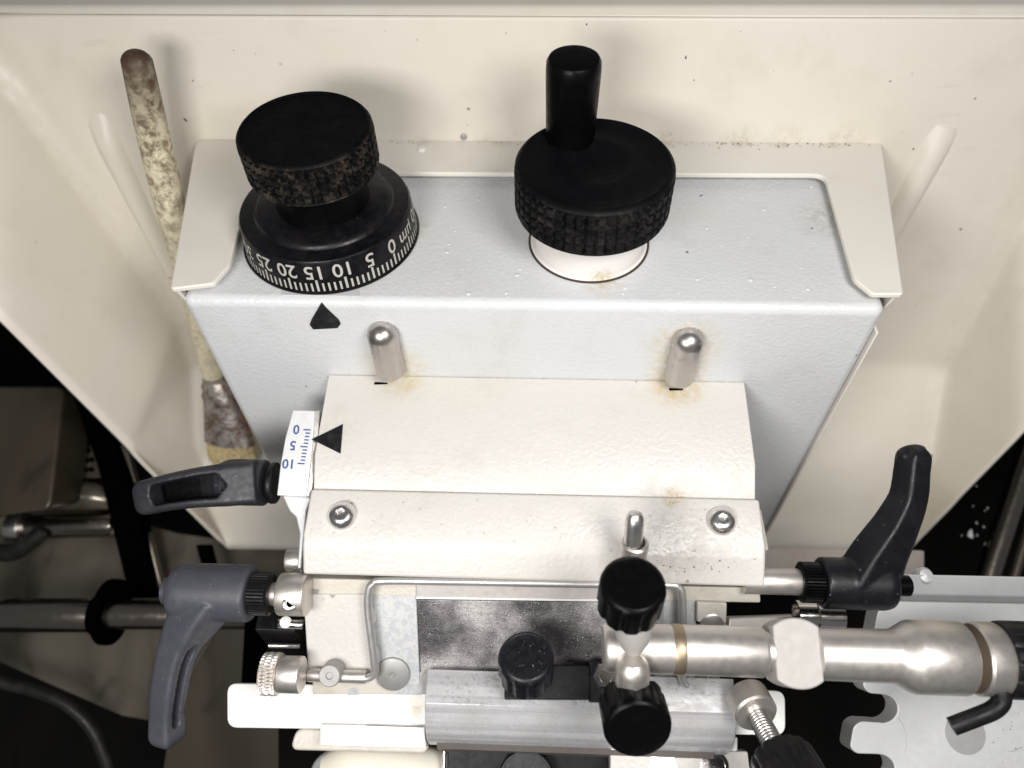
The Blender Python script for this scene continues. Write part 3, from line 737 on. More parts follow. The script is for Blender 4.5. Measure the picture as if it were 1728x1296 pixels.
# ------------------------------------------------------------------ wire bail and its knurled nut
root = thing('wire_bail', PH(650, 1140, .2), 'bent steel wire bail with knurled adjusting nut lying across the blade holder front', 'wire bail')
o_ = .34
path = [PH(600, 1145, .30), PH(618, 1145, .30), PH(631, 1138, .32), PH(632, 1120, o_), PH(627, 1080, o_), PH(621, 1030, o_), PH(622, 998, o_), PH(630, 985, o_), PH(648, 980, o_), PH(760, 981, o_), PH(900, 983.5, o_), PH(1040, 986, o_), PH(1128, 987, o_), PH(1144, 991, o_), PH(1151, 1003, o_), PH(1152, 1040, o_), PH(1150, 1120, o_), PH(1151, 1148, .3), PH(1162, 1160, .25)]
obj('wire', MB().tube(curve(path, 6), U(7.0, 19.6), 16), M['wire'], root)
c = PH(567, 1140, .16)
m = MB(); m.cyl(PH(520, 1139, .25), PH(618, 1143, .25), U(11, 19.7), ch=.02); obj('sleeve', m, M['steel_warm'], root)
m = MB(); m.lathe(PH(567, 1128, -.05), V((0, -.55, .83)), [(U(19, 19.6), 0), (U(19, 19.6), .62), (U(17, 19.6), .66), (.1, .66), (.08, .63), (.001, .63)], 48); obj('pivot_stud', m, M['rough_steel'], root)
m = MB(); m.cyl(PH(500, 1138, .25), PH(525, 1139, .25), U(6, 19.7)); obj('threaded_end', m, M['chrome'], root)
dpn = 19.5; c0 = D(443, 1137, dpn); c1 = D(474, 1137.5, dpn); c2 = D(511, 1138, dpn)
m = MB(); m.cyl(V((c1.x, c1.y, c1.z)), V((c2.x, c1.y, c1.z)), U(30, dpn), ch=.04); obj('nut_body', m, M['steel_warm'], root)
def dk(t, i, r, h):
    if i < 2 or i > 20: return r
    a = abs(math.sin(17*t+h*9)); b = abs(math.sin(17*t-h*9)); return r-.05*(1-min(a, b)) if min(a, b) > 0 else r-.05
m = MB(); Lk = c1.x-c0.x; R = U(35, dpn)
m.lathe(V((c0.x, c1.y, c1.z)), (1, 0, 0), [(R-.12, 0), (R-.03, .04)] + [(R, .04+(Lk-.08)*k/18) for k in range(19)] + [(R-.03, Lk-.02), (R-.1, Lk)], 272, dk); obj('knurled_rim', m, M['steel_warm'], root, angle=20)

# ------------------------------------------------------------------ short posts seen between left lever and block
root = thing('steel_post', D(480, 1050, 20.6), 'small dark steel post with a bright pin behind the left lever shaft', 'post')
m = MB(); m.box(tuple(D(455, 1095, 21.8)+V((0, 0, -.6))), tuple(D(515, 1040, 21.4)+V((0, .5, .6)))); obj('block', m, M['black_soft'], root, .05)
m = MB(); m.cyl(D(470, 1052, 20.6), D(512, 1054, 20.6), U(8, 20.6), ch=.02); obj('pin', m, M['chrome'], root)
m = MB(); m.lathe(D(482, 1050, 20.5), (CAM-D(482, 1050, 20.5)).normalized(), [(.16, -.3), (.16, .02), (.10, .06), (.001, .07)], 24); obj('pin_head', m, M['white'], root)
m = MB(); m.cyl(D(454, 1089, 20.8), D(506, 1090, 20.8), U(4, 20.8)); obj('wire_pin', m, M['steel'], root)
root = thing('hinge_bolt', D(490, 950, 20.4), 'short steel bolt end peeking out left of the cream cover plate', 'bolt')
m = MB(); m.cyl(D(484, 946, 20.4), D(512, 946, 20.4), U(20, 20.4), ch=.05); obj('bolt_head', m, M['steel_warm'], root)
m = MB(); m.cyl(D(495, 965, 20.2), D(512, 965, 20.2), U(9, 20.2), ch=.02); obj('bolt_pin', m, M['chrome'], root)

# ------------------------------------------------------------------ clear anti-roll guide with black clamp
root = thing('acrylic_guide', D(960, 1200, 19.6), 'clear scuffed acrylic guide bar across the front of the blade holder', 'guide plate')
x0, x1 = D(717, 1190, 19.5).x, D(1238, 1200, 19.5).x
def yz(py, dep): q = D(864, py, dep); return (q.y, q.z)
b0, b1, b2, b3, b4 = yz(1133, 19.75), yz(1192, 19.35), yz(1229, 19.45), yz(1255, 19.85), yz(1262, 20.3)
pr = [b0, b1, b2, b3, b4, (b0[0]-.5, b0[1]-1.35), (b0[0]+.05, b0[1]-.5)]
o = obj('acrylic_bar', MB().prismx(pr, x0, x1), M['acrylic'], root, .04, 2)
m = MB(); e = [yz(1264, 20.2), yz(1262, 19.9), yz(1270, 20.4)]
m.prismx([yz(1255.5, 20.0), yz(1268, 20.1), yz(1272, 20.8), yz(1262, 20.8)], x0+.25, x1-.4); obj('lower_edge', m, plain('grey_brown_edge', (.16, .14, .13), .5), root, .01)
# clamp bar
root = thing('guide_clamp', D(900, 1160, 19.2), 'black clamp bar with a droplet-covered scalloped knob, on the acrylic guide', 'clamp')
topn = V((0, (b1[1]-b0[1]), -(b1[0]-b0[0]))).normalized()
if topn.z < 0: topn = -topn
tp0 = V((0, b0[0], b0[1]))
def PT(px, py, off): return on(px, py, (tp0+topn*off, topn))
obj('clamp_bar', MB().slab([PT(851, 1120, .36), PT(995, 1123, .36), PT(995, 1180, .36), PT(851, 1179, .36)], topn, .34), M['black_soft'], root, .03)
obj('clamp_foot', MB().slab([PT(994, 1114, .28), PT(1060, 1118, .28), PT(1060, 1186, .28), PT(994, 1184, .28)], topn, .26), M['black_soft'], root, .03)
def scallop(n, depth, i0, i1):
    def fn(t, i, r, h):
        if i < i0 or i > i1: return r
        return r*(1-depth*max(0, math.cos(n*t))**1.5)
    return fn
def fluted(mb, top, axis, R, Hh, n=9, depth=.10):
    """knob whose top disc centre is at 'top', body going back along -axis"""
    a = V(axis).normalized()
    pr = [(R*.72, -Hh), (R*.93, -Hh+.02), (R, -Hh+.07)] + [(R, -Hh+.07+(Hh-.22)*k/5) for k in range(1, 6)] + [(R*.97, -.08), (R*.90, -.02), (R*.84, 0), (R*.80, -.015), (R*.4, -.005), (.001, 0)]
    return mb.lathe(V(top), a, pr, 144, scallop(n, depth, 0, 7))
kd = D(888, 1107, 18.4); kax = V((0, .12, .99)).normalized()
m = MB(); fluted(m, kd, kax, U(48, 18.4), 1.0, 9, .09); obj('clamp_knob', m, M['lever_black'], root)
KTOP = (kd, kax, U(40, 18.4))
m = MB(); hx = PT(1022, 1140, .62)
m.lathe(hx-topn*.3, topn, [(.34, 0), (.34, .25), (.30, .30), (.20, .30), (.19, .38), (.001, .38)], 6); obj('hex_nut', m, M['chrome'], root)

# ------------------------------------------------------------------ steel arm with cross screws
dp = 17.2
A = D(1150, 1096, dp)
def ax(px): return PY(px, 1096+(px-1150)*.012, A.y).x
root = thing('steel_linkage', A, 'satin steel articulated arm lying across the lower right, with two black scalloped knobs', 'adjustable arm')
u1 = dp/FPX
def seg_(name, prof, mat, sg=64, fn=None):
    x0 = ax(prof[0][0]); m = MB()
    m.lathe(V((x0, A.y, A.z)), (1, 0, 0), [(r*u1, ax(px)-x0) for px, r in prof], sg, fn); return obj(name, m, M[mat], root)
seg_('cross_block', [(1017, 34), (1020, 38), (1026, 40), (1133, 40)], 'steel_warm')
seg_('brass_band', [(1133, 40.5), (1135, 41.5), (1150, 41.5), (1152, 40.5)], 'brass')
seg_('tube', [(1152, 40.5), (1285, 41), (1291, 38), (1293, 33), (1302, 33)], 'steel_warm')
seg_('tube', [(1376, 30), (1380, 41), (1384, 42), (1508, 43), (1516, 44.5), (1530, 52), (1541, 57.5), (1547, 59), (1632, 59), (1637, 56)], 'steel_warm')
seg_('groove_ring', [(1636, 53), (1656, 53)], 'rust')
seg_('ferrule', [(1654, 56), (1658, 59), (1692, 59.5), (1697, 57)], 'steel_warm')
seg_('fluted_grip', [(1695, 55), (1700, 61), (1712, 62), (1840, 62), (1845, 50)], 'black_soft', 160, lambda t, i, r, h: r*(1-.05*(max(0, math.cos(14*t))**2 if 0 < i < 4 else 0)))
# flat-sided nut
cdir = (CAM-D(1340, 1100, dp)).normalized(); cdir = (cdir - V((1, 0, 0))*cdir.x).normalized()
fc = V((ax(1340), A.y, A.z))+cdir*.42
uu = V((1, 0, 0)); ww = cdir.cross(uu).normalized()
pts = []
hw, hh = U(39, 16.8), U(57, 16.8)
for s_ in (1, -1):
    for k in range(13):
        t = -1+2*k/12; x = hw*t*s_; y = s_*(hh - hh*.24*(abs(t)**2.2))
        pts.append(fc + uu*x + ww*y)
obj('flat_nut', MB().slab(rounded(pts, .03, 2), cdir, .9), M['flatsteel'], root, .05, 3)
# upper cross screw and knob
kax = V((0, .10, .995)).normalized()
kt = D(1069, 984, 15.45); Rk = U(56.5, 15.6)
m = MB(); fluted(m, kt, kax, Rk, .98, 10, .07); obj('knob', m, M['black'], root)
nb = kt-kax*.97
na, nz = D(1069, 1046, 16.25), D(1068, 1102, 16.66); nl = (nz-na).length
m = MB(); m.lathe(na, nz-na, [(U(31, 16.4), 0), (U(31, 16.4), nl*.35), (U(26, 16.4), nl*.6), (U(12, 16.5), nl)], 40); obj('cone_neck', m, M['flatsteel'], root)
# lower cross screw and knob
lax = V((.04, -.80, .60)).normalized()
lt = D(1077, 1233, 16.0); Rk = U(59, 16.0)
m = MB(); fluted(m, lt, lax, Rk, .95, 11, .07); obj('knob', m, M['black'], root)
sa, sb = lt-lax*.9, D(1068, 1112, 16.3); nl = (sb-sa).length
m = MB(); m.lathe(sa, sb-sa, [(U(29, 16.4), 0), (U(29, 16.4), nl-.32), (U(26, 16.4), nl-.16), (U(17, 16.4), nl-.04), (.001, nl)], 40); obj('screw_post', m, M['steel_warm'], root)
# pin behind upper knob
pa = D(1067, 945, 18.2); pax = V((.03, .30, .95)).normalized()
m = MB(); m.lathe(pa-pax*.5, pax, [(U(23, 18.2), 0), (U(23, 18.2), 1.1), (U(20, 18.2), 1.14), (U(17, 18.2), 1.14), (U(16, 18.2), .9)], 40); obj('sleeve', m, M['steel_warm'], root)
pt_ = D(1072, 866, 17.6); pb_ = D(1066, 945, 18.0)
m = MB(); L = (pt_-pb_).length; m.lathe(pb_, pt_-pb_, [(U(16, 17.8), 0), (U(16, 17.8), L-.28), (U(15, 17.8), L-.1), (U(11, 17.8), L), (.001, L+.03)], 36); obj('pin', m, M['steel'], root)
# bent hex key
dk_ = 16.6
path = [D(1672, 1140, dk_+.1), D(1687, 1162, dk_-.1), D(1690, 1182, dk_-.15), D(1676, 1198, dk_-.15), D(1645, 1211, dk_), D(1606, 1226, dk_+.1)]
m = MB(); m.tube(curve(path, 8), U(15, dk_), 20); obj('hook', m, M['black_soft'], root)
m = MB(); m.lathe(D(1672, 1128, dp-.75), (CAM-D(1672, 1128, dp)).normalized(), [(.26, -.2), (.26, .03), (.2, .06), (.001, .06)], 32); obj('boss', m, M['brass'], root)

# ------------------------------------------------------------------ right thumbscrew
root = thing('thumb_screw', D(1270, 1190, 18.6), 'round-headed steel thumbscrew with threaded shank running into a black knob, lower right', 'thumbscrew')
ta = V((.10, -.62, .40)).normalized()
c = D(1263, 1180, 19.0); e = D(1272, 1200, 18.6)
m = MB(); m.lathe(c-ta*.15, ta, [(U(33, 18.8), 0), (U(36, 18.8), .05), (U(36, 18.8), .62), (U(33, 18.8), .68), (U(18, 18.8), .68)], 56); obj('screw_head', m, M['steel_warm'], root)
s0 = c+ta*.5; Ls = 1.5
def thr(t, i, r, h): return r-.026*abs(math.sin(36*h)) if .1 < h < 1.2 else r-.01
m = MB(); m.lathe(s0, ta, [(U(18, 18.5), Ls*k/260) for k in range(261)], 40, thr); obj('threaded_shank', m, M['steel'], root)
kb = D(1286, 1292, 17.3)
m = MB(); m.lathe(s0+ta*1.35, ta, [(U(40, 17.6), 0), (U(52, 17.5), .06), (U(55, 17.5), .15), (U(55, 17.5), 1.0), (U(48, 17.5), 1.15), (.001, 1.2)], 160, lambda t, i, r, h: r*(1-.05*max(0, math.cos(16*t))) if 0 < i < 5 else r); obj('fluted_knob', m, M['black_soft'], root)

# ------------------------------------------------------------------ white guard bars under the holder
gn = V((0, -.32, .947)); gp = D(864, 1195, 20.5)
def PG(px, py, off=0): return on(px, py, (gp+gn*off, gn))
pts = rounded([PG(383, 1153), PG(1325, 1166), PG(1326, 1241), PG(383, 1228)], .28)
tag(obj('finger_guard', MB().slab(pts, gn, .35), M['white'], None, .04), 'long white rounded finger guard bar passing under the blade holder', 'finger guard')
root = thing('blade_tray', PG(620, 1260, -.2), 'white stepped tray with a grey-cream rim under the left end of the guide', 'tray')
obj('white_step', MB().slab([PG(540, 1222, .16), PG(716, 1226, .16), PG(719, 1263, .16), PG(540, 1258, .16)], gn, .45), M['white'], root, .03)
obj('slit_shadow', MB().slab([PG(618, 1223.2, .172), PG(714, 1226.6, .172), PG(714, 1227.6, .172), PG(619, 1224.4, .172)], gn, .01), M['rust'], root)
obj('rim', MB().slab(rounded([PG(500, 1228, -.45), PG(720, 1234, -.45), PG(724, 1272, -.45), PG(488, 1266, -.45)], .25), gn, .25), M['cream_worn'], root, .08, 3)
m = MB(); m.slab(rounded([PG(1130, 1184, .12), PG(1190, 1187, .12), PG(1187, 1209, .12), PG(1130, 1207, .12)], .03), gn, .1)
tag(obj('copper_strip', m, M['orange'], None, .01), 'orange-brown copper strip beside the lower black knob', 'strip')
root = thing('lower_rail', PG(1200, 1260, .1), 'pale cream rail with round holes at the bottom right behind the thumbscrew', 'rail')
obj('rail_face', MB().slab([PG(1030, 1240, .2), PG(1245, 1244, .2), PG(1245, 1268, .2), PG(1030, 1266, .2)], gn, .3), M['white'], root, .04)
obj('rail_base', MB().slab([PG(1030, 1266, -.1), PG(1262, 1268, -.1), PG(1270, 1330, -.1), PG(1030, 1330, -.1)], gn, .5), M['cream'], root, .04)
for px in (1118, 1205):
    m = MB(); m.lathe(PG(px, 1293, -.09), gn, [(.38, 0), (.38, .03), (.30, .03), (.28, -.05), (.001, -.05)], 40); obj('screw_socket', m, M['chrome'], root)
# ivory handle under the tray
m = MB(); pth = [D(545, 1296, 21.5), D(600, 1293, 21.5), D(660, 1296, 21.5), D(720, 1304, 21.5), D(790, 1320, 21.6)]
m.tube(curve(pth, 8), [.35+.35*math.sin(min(1, k/8)*PI/2) for k in range(33)], 24)
tag(obj('ivory_handle', m, M['ivory'], None), 'ivory plastic handle at the bottom edge below the white tray', 'handle')
m = MB(); m.tube(curve([D(530, 1330, 22.2), D(538, 1292, 22.2), D(565, 1272, 22.2), D(600, 1268, 22.4)], 8), .17, 14)
tag(obj('grey_tube', m, plain('pale_grey_green_tube', (.42, .45, .44), .35), None), 'pale grey flexible tube curling beside the ivory handle', 'tube')
root = thing('specimen_clamp', D(890, 1300, 21.5), 'black specimen clamp with a dark round disc at the bottom edge of the picture', 'specimen clamp')
obj('clamp_body', MB().slab([D(755, 1266, 20.9), D(1028, 1270, 20.9), D(1030, 1360, 20.6), D(752, 1360, 20.6)], (0, -.4, .9), 1.2), M['black_soft'], root, .05)
m = MB(); q = D(888, 1318, 20.2); m.lathe(q, V((0, -.35, .94)), [(U(48, 20.2), -.5), (U(48, 20.2), -.04), (U(46, 20.2), 0), (U(43, 20.2), 0), (U(42, 20.2), -.06), (.001, -.06)], 64); obj('round_disc', m, M['lever_black'], root)
m = MB(); m.cyl(D(750, 1268, 20.9), D(748, 1330, 20.6), .06); obj('side_pin', m, M['chrome'], root)

# ------------------------------------------------------------------ aluminium rack on the right
rn = V((0, -.42, .907)).normalized(); rp = D(1600, 1150, 20.2)
def PR(px, py, off=0): return on(px, py, (rp+rn*off, rn))
root = thing('slotted_rack', PR(1620, 1290, -1), 'silver aluminium rack with rounded slots along its left edge', 'slotted rack')
def arc(c, rx, ry, a0, a1, n=12): return [(c[0]+rx*math.cos(rad(a0+(a1-a0)*k/n)), c[1]+ry*math.sin(rad(a0+(a1-a0)*k/n))) for k in range(n+1)]
out = [(1500, 1016), (1900, 1022), (1900, 1420), (1400, 1420), (1404, 1386), (1420, 1380), (1470, 1380)]
out += arc((1478, 1334), 34, 46, 90, -90)
out += [(1432, 1288), (1418, 1284)] if False else []
out += [(1438, 1288), (1430, 1270), (1436, 1222), (1446, 1219), (1490, 1219)]
out = [(1488, 1014), (1900, 1022), (1900, 1420), (1400, 1420)]
out += [(1408, 1330), (1418, 1322), (1480, 1322)] + arc((1482, 1298), 28, 25, 90, -90, 10) + [(1445, 1272), (1434, 1262), (1440, 1226), (1452, 1217), (1486, 1219)] + arc((1488, 1196), 27, 24, 85, -88, 10) + [(1466, 1170), (1456, 1158), (1462, 1120), (1476, 1060), (1480, 1036)]
obj('rack_plate', MB().slab(rounded([PR(*p) for p in out], .16, 3), rn, .75), M['alu'], root, .06, 3)
obj('rack_back', MB().slab([PR(1524, 1003, -.1), PR(1900, 1010, -.1), PR(1900, 976, .1), PR(1524, 968, .1)], (0, 0, 1), 1.2), M['alu'], root, .05)
m = MB()
for cx, cy, rr, a0, a1 in ((1470, 1250, 60, -40, 20), (1690, 1200, 70, 60, 80)):
    pp = [PR(cx+rr*math.cos(rad(a0+(a1-a0)*k/9)), cy+rr*math.sin(rad(a0+(a1-a0)*k/9)), .004) for k in range(10)]; m.tube(pp, .005, 4)
for k in range(16):
    m.dome(PR(1690+random.gauss(10, 16), 1200+random.random()*100, .0), rn, .01+.02*random.random(), .006, 5)
tag(obj('scratches', m, M['rough_steel'], root), kind='stuff')
m = MB(); m.lathe(PR(1629, 1238, .006), rn, [(U(33, 20), 0), (U(33, 20), .004), (.001, .004)], 48); obj('hole', m, metal('hole_bottom', (.42, .42, .42), .5, .5), root)
m = MB(); m.lathe(D(1560, 972, 20.9), V((0, -.3, .95)), [(.25, -.2), (.25, .0), (.18, .12), (.001, .15)], 28); obj('rivet', m, M['alu'], root)

# ------------------------------------------------------------------ bracket parts between arm and right lever
root = thing('hose_clip', D(1365, 1035, 20.6), 'small shiny steel clip behind the arm under the right lever', 'clip')
m = MB(); m.lathe(D(1343, 1038, 20.6), (1, 0, 0), [(.40, 0), (.40, .5), (.33, .5), (.33, 0)], 40, closed=True); obj('band', m, M['chrome'], root)
m = MB(); m.lathe(D(1378, 1040, 20.7), (1, 0, 0), [(.36, 0), (.36, .7), (.28, .7), (.28, 0)], 40, closed=True); obj('band', m, M['chrome'], root)
root = thing('tapered_bar', D(1260, 1055, 21.5), 'tapered grey steel bar running behind the arm', 'bar')
m = MB(); m.slab([D(1230, 1042, 21.2), D(1345, 1038, 21.5), D(1345, 1075, 21.3), D(1228, 1070, 21.0)], (0, -.4, .9), .6); obj('bar_body', m, M['steel_warm'], root, .05)

# ------------------------------------------------------------------ paint brush
root = thing('paint_brush', D(385, 770, 23.3), 'old paint brush with flaking cream handle wedged between guard and grey housing', 'paint brush')
bt, bf, bb = PY(231, 84, 5.0), PY(372, 640, 3.5), PY(392, 742, 2.4)
ctl = [PY(232, 108, 5.0), PY(250, 190, 5.0), PY(272, 285, 4.85), PY(300, 395, 4.5), PY(331, 510, 4.1), PY(362, 640, 3.5)]
pts = curve(ctl, 8); n = len(pts)
rs = [U(22.5, 22)*(1+.14*math.sin(PI*min(1, k/n*1.3))) for k in range(n)]
tg = (pts[1]-pts[0]).normalized()
hd = [(pts[0]-tg*rs[0]*.9*math.cos(PI/2*k/6), rs[0]*math.sin(PI/2*k/6)+.01) for k in range(6)]
pts = [a for a, b in hd]+pts; rs = [b for a, b in hd]+rs
obj('handle', MB().tube(pts, rs, 24), M['wood'], root)
u = (pts[-1]-pts[-6]).normalized(); sx = V((1, 0, 0)); sx = (sx-u*sx.dot(u)).normalized(); sy = u.cross(sx)
def ell(c, a, b, n=32): return [c + sx*a*math.cos(2*PI*k/n) + sy*b*math.sin(2*PI*k/n) for k in range(n)]
f0 = PY(366, 636, 3.4); f1 = PY(388, 746, 1.8)
secs = []
for k in range(15):
    t = k/14; c = f0.lerp(f1, t); a = .52+.42*t; b = .42-.1*t; q = .05 if k in (2, 4) else 0; secs.append(ell(c, a+q, b+q))
obj('ferrule', MB().loft(secs), M['ferrule'], root)
f2 = PY(394, 782, 1.3); secs = []
for k in range(9):
    t = k/8; c = f1.lerp(f2, t); a = .88*(1+.05*t-.25*max(0, t-.6)**2*4); secs.append(ell(c, a, .3+.08*math.sin(PI*t)))
obj('bristles', MB().loft(secs), M['bristle'], root)

# ------------------------------------------------------------------ blurred chamber fittings at left and right
bd = 31
m = MB(); m.slab([D(-250, 830, bd+2), D(120, 850, bd+1), D(300, 900, bd), D(520, 930, bd), D(520, 1010, bd-.4), D(330, 1230, bd-2), D(205, 1208, bd-2), D(0, 1118, bd-1), D(-250, 1000, bd)], (0, -.5, .86), .4)
tag(obj('steel_liner', m, M['liner'], None, .05), 'brownish brushed steel liner panel in the blurred lower left background', 'liner panel')
m = MB(); m.slab([D(400, 1000, 27), D(470, 990, 27), D(470, 1330, 26), D(270, 1330, 26), D(290, 1200, 26.4)], (0, -.4, .9), .3)
tag(obj('inner_panel', m, M['bin'], None, .05), 'dim tan panel behind the hanging slate lever', 'panel')
m = MB(); m.slab([D(415, 1000, 25.5), D(448, 1000, 25.5), D(440, 1180, 25), D(405, 1180, 25)], (0, -.4, .9), .4)
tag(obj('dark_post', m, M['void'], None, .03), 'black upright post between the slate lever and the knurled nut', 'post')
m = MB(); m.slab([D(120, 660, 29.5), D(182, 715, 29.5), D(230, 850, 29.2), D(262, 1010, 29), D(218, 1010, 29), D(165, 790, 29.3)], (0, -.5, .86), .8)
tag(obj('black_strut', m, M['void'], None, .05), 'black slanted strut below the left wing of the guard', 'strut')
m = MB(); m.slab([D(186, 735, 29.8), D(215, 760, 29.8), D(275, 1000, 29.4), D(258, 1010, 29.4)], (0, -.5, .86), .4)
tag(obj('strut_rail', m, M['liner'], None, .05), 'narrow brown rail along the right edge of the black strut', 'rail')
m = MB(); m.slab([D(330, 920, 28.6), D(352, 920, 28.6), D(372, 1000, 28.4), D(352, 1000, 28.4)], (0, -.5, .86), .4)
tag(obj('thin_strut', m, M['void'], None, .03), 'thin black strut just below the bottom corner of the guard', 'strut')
m = MB(); m.slab(rounded([D(-120, 652, 29), D(108, 652, 29), D(84, 862, 27.5), D(20, 868, 27.5), D(-120, 900, 27.5)], .4), (0, -.6, .8), 2.0)
tag(obj('plastic_bin', m, M['bin'], None, .15, 3), 'beige-brown plastic bin at the left edge', 'bin')
root = thing('perforated_tray', D(130, 790, 30.5), 'perforated steel tray between the beige bin and the black strut', 'tray')
q = [D(92, 752, 30.5), D(160, 752, 30.5), D(172, 806, 30), D(92, 808, 30)]
obj('tray_body', MB().slab(q, (0, -.5, .86), .3), M['tray'], root, .04)
for i in range(6):
    for j in range(3):
        c = q[0].lerp(q[1], (i+.6+.3*(j % 2))/7).lerp(q[3].lerp(q[2], (i+.6+.3*(j % 2))/7), (j+.6)/3.4)
        m = MB(); m.lathe(c+V((0, -.004, .008)), V((0, -.5, .86)), [(.14, 0), (.14, .006), (.001, .006)], 16); obj('hole', m, M['void'], root)
m = MB(); m.tube(curve([D(70, 850, 30.2), D(110, 838, 30.0), D(160, 838, 30.0), D(210, 850, 30.2)], 6), [.25+.35*math.sin(PI*k/18) for k in range(19)], 16)
tag(obj('pipe_bend', m, M['liner'], None), 'rounded brownish metal hump above the short pipe on the left', 'pipe fitting')
root = thing('short_pipe', D(110, 888, 30), 'short shiny horizontal pipe on the left, above the long steel rod', 'pipe')
m = MB(); m.cyl(D(36, 890, 30), D(195, 886, 30), U(20, 30), ch=.05); obj('pipe_body', m, M['rod'], root)
m = MB(); m.cyl(D(20, 890, 30), D(44, 889, 30), U(26, 30), ch=.05); obj('pipe_collar', m, M['steel'], root)
m = MB(); m.tube(curve([D(-30, 930, 29.5), D(20, 932, 29.5), D(50, 915, 29.5), D(75, 895, 29.6)], 6), .35, 12)
tag(obj('dark_hose', m, M['cable'], None), 'dark ribbed hose end below the short pipe at the left edge', 'hose')
root = thing('steel_rod', D(150, 1038, 26.5), 'long horizontal steel rod with a black ring entering from the left', 'rod')
m = MB(); m.cyl(D(-80, 1038, 26.5), D(450, 1037, 26.5), U(24, 26.5), ch=.03); obj('rod_body', m, M['rod'], root)
m = MB(); m.cyl(D(10, 1038, 26.5), D(160, 1038, 26.5), U(28, 26.5), ch=.04); obj('rod_sleeve', m, M['rod'], root)
m = MB(); m.cyl(D(160, 1038, 26.5), D(178, 1038, 26.5), U(32, 26.5), ch=.03); obj('rubber_ring', m, M['void'], root)
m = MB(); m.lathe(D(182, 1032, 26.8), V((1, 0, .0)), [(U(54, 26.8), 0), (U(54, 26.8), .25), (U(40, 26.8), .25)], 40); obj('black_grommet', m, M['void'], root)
pth = curve([D(-60, 1120, 27), D(0, 1150, 27), D(70, 1170, 27), D(120, 1195, 27), D(160, 1240, 27), D(195, 1330, 27)], 8)
m = MB(); m.tube(pth, .22, 14); tag(obj('black_cable', m, M['cable'], None), 'thick dark cable arching through the lower left corner', 'cable')
root = thing('leaning_rod', D(1690, 850, 30), 'dirty steel rod leaning in the dark gap at the right edge', 'rod')
m = MB(); m.cyl(D(1655, 1010, 29), D(1775, 640, 31), U(17, 30)); obj('rod_body', m, M['rod'], root)
m = MB(); m.cyl(D(1700, 1010, 30.5), D(1800, 680, 32), U(8, 30)); obj('side_rail', m, M['tray'], root)
m = MB()
for k in range(11):
    t = random.random(); c = D(1640+random.gauss(8, 14), 800+t*140, 29.8-random.random()*.2); r = (.22, .17, .08)[k] if k < 3 else random.choice((.03, .05))
    fu, fw, fa = basis((0, -.5, .85)); m.slab([c+(fu*math.cos(2*PI*i/6+t)+fw*.6*math.sin(2*PI*i/6+t))*r*(.5+random.random()*.8) for i in range(6)], fa, .02)
tag(obj('frost_flakes', m, M['frost'], None), 'white frost flakes stuck in the dark gap on the right', 'frost', kind='stuff')
m = MB(); m.slab([D(1290, 925, 26), D(1560, 930, 26), D(1560, 990, 25), D(1290, 985, 25)], (0, -.5, .86), .3)
tag(obj('steel_sheet', m, M['strip'], None, .03), 'grey panel strip just under the bottom edge of the guard, behind the right shaft', 'panel')

# ------------------------------------------------------------------ water droplets and dirt flecks
def drops(name, label, mat, n, sampler, rmin, rmax, hk=.55, sg=7):
    m = MB()
    for k in range(n):
        p, nn = sampler(); r = rmin+(rmax-rmin)*random.random()**3
        m.dome(p, nn, r, r*hk, sg)
    return tag(obj(name, m, M[mat], None, angle=80), label, 'droplets' if mat in ('water', 'bead') else 'flecks', kind='stuff')
R_ = random.random
drops('water_droplets', 'fine water droplets on the grey housing top', 'bead', 170, lambda: (V((R_()*12-3, .3+R_()*5, .0)), V((0, 0, 1))), .012, .075, .35)
drops('water_droplets', 'water droplets on the dark wet plate', 'water', 1100, lambda: (PH(706+R_()*410, 1018+R_()*120, -.078), HN), .012, .06, .6)
def knobs():
    c, a, r = KTOP; u, w, _ = basis(a); t = R_()*2*PI; q = r*math.sqrt(R_()); return c+u*q*math.cos(t)+w*q*math.sin(t), a
drops('water_droplets', 'beads of water on the top of the guide clamp knob', 'water', 90, knobs, .012, .05, .6)
drops('water_droplets', 'water droplets on the acrylic guide bar', 'water', 500, lambda: (PT(725+R_()*480, 1137+R_()*52, .003), topn), .012, .05, .6)
def surf(o, k=.25):
    W = WL[o.name]; me = o.data; ps = []; ar = []
    par = o.parent.location if o.parent and o.parent.parent is None else V()
    off = WL[o.name]
    for p in me.polygons:
        c = p.center+off
        if p.normal.dot((CAM-c).normalized()) > k: ps.append((p, off)); ar.append(p.area)
    def smp():
        p, of = random.choices(ps, ar)[0]; vs = [me.vertices[i].co for i in p.vertices]
        a, b, c = vs[0], vs[1+int(R_()*(len(vs)-2))], None
        i = vs.index(b); c = vs[min(i+1, len(vs)-1)] if i+1 < len(vs) else vs[1]
        u_, v_ = R_(), R_()
        if u_+v_ > 1: u_, v_ = 1-u_, 1-v_
        return a+(b-a)*u_+(c-a)*v_+of, p.normal.copy()
    return smp
def cover():
    y = -3.4-1.2*R_(); return V((R_()*11.4-5.6, y, -3.84+(y+3.262)*.163)), ppl[1]
drops('water_droplets', 'fine droplets on the cream cover plate', 'water', 200, cover, .01, .045, .5)
def guardp():
    px, py = 20+R_()*1690, 40+R_()*190; return PA(px, py)+A_n*.075, A_n
drops('dirt_flecks', 'tiny dark dirt flecks on the upper guard plate', 'rust', 60, guardp, .006, .03, .3, 5)
def seam():
    x = random.choice((-3.4, -1, 4, 5.5, 6.4, 7.5, 9))+random.gauss(0, .6); return V((x, 6.55-abs(random.gauss(0, .12)), .345)), V((0, 0, 1))
drops('dirt_flecks', 'brown crumbs along the rear seam of the hood', 'rust', 150, seam, .006, .035, .3, 5)
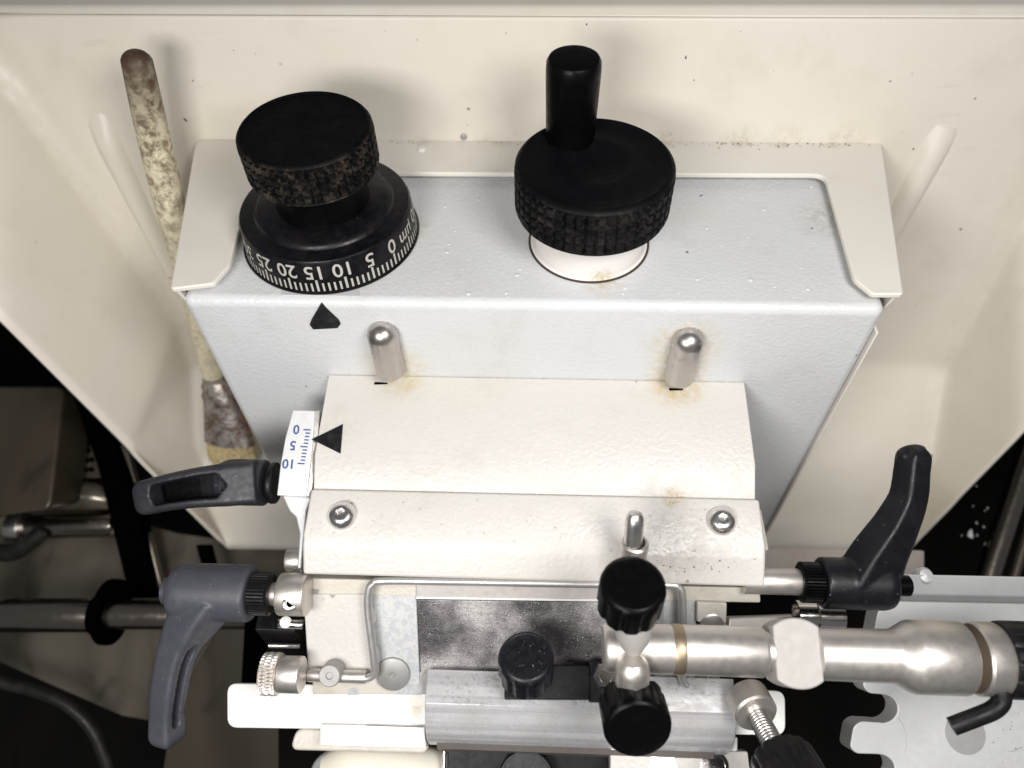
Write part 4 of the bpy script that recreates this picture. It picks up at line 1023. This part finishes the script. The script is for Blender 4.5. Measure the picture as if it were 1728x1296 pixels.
drops('dirt_flecks', 'dark debris on the lower lip of the cream cover plate', 'rust', 45, lambda: (V((3.2+random.gauss(.6, .8), -5.0-.3*R_(), -4.4-.0)) if False else on(1150+random.gauss(10, 55), 965-abs(random.gauss(0, 14)), (V((0, -5.0, -4.42)), V((0, -.78, .62))))+V((0, -.03, .04)), V((0, -.78, .62))), .006, .022, .3, 5)

for arm_ in [o_ for o_ in bpy.data.objects if o_.name.split('.')[0] in ('handle',) and o_.data.materials and o_.data.materials[0].name == 'black_plastic_lever']:
    drops('water_droplets', 'water beads on the black clamping lever at the right', 'water', 45, surf(arm_, .1), .015, .06, .6)
for arm_ in [o_ for o_ in bpy.data.objects if o_.name.split('.')[0] in ('guide_pin', 'acrylic_bar', 'clamp_bar')]:
    drops('water_droplets', 'fine water beads on the wet metal and plastic of the machine', 'water', 60, surf(arm_, .1), .012, .045, .6)
m = MB()
for px, py, L_, w_, an in ((1157, 96, .07, .03, .2), (315, 201, .10, .04, .6), (157, 264, .09, .05, .3), (190, 312, .05, .02, .9), (1540, 250, .05, .03, .2), (990, 40, .04, .03, 0)):
    c = PA(px, py)+A_n*.075; u_, w2, _ = basis(A_n); a_ = u_*math.cos(an)+w2*math.sin(an); b_ = A_n.cross(a_)
    m.slab([c+a_*L_, c+b_*w_, c-a_*L_*.8, c-b_*w_*.6], A_n, .02)
for px, py, L_, w_, an in ((1195, 297, .12, .03, .9), (1183, 330, .08, .02, .7), (1370, 385, .05, .02, .3)):
    c = PZ(px, py, .012); a_ = V((math.cos(an), math.sin(an), 0)); b_ = V((-a_.y, a_.x, 0))
    m.slab([c+a_*L_, c+b_*w_, c-a_*L_*.8, c-b_*w_*.6], (0, 0, 1), .012)
tag(obj('dark_chips', m, M['dark_fleck'], None), 'a few loose black chips on the guard and the housing top', 'chips', kind='stuff')
# ------------------------------------------------------------------ light
def area(name, loc, target, size, power, color, sy=None):
    l = bpy.data.lights.new(name, 'AREA'); l.size = size; l.energy = power; l.color = color
    if sy: l.shape = 'RECTANGLE'; l.size_y = sy
    o = bpy.data.objects.new(name, l); COL.objects.link(o); o.location = loc
    o.rotation_euler = (V(target)-V(loc)).to_track_quat('-Z', 'Y').to_euler(); return o
area('chamber_lamp', (-8, -21, 13), (0, -7, -8), 12, 5800, (1, .982, .955), 7)
area('room_light', (10, -15, 19), (2, -4, -7), 10, 5700, (1, .98, .955))
w = bpy.data.worlds.new('World'); scene.world = w; w.use_nodes = True
bg = w.node_tree.nodes['Background']; bg.inputs[0].default_value = (.95, .97, 1, 1); bg.inputs[1].default_value = .13
scene.view_settings.view_transform = 'Standard'; scene.view_settings.look = 'None'; scene.view_settings.exposure = 0
scene.render.engine = 'CYCLES'
scene.cycles.use_denoising = True
scene.cycles.max_bounces = 8
scene.cycles.sample_clamp_indirect = 6
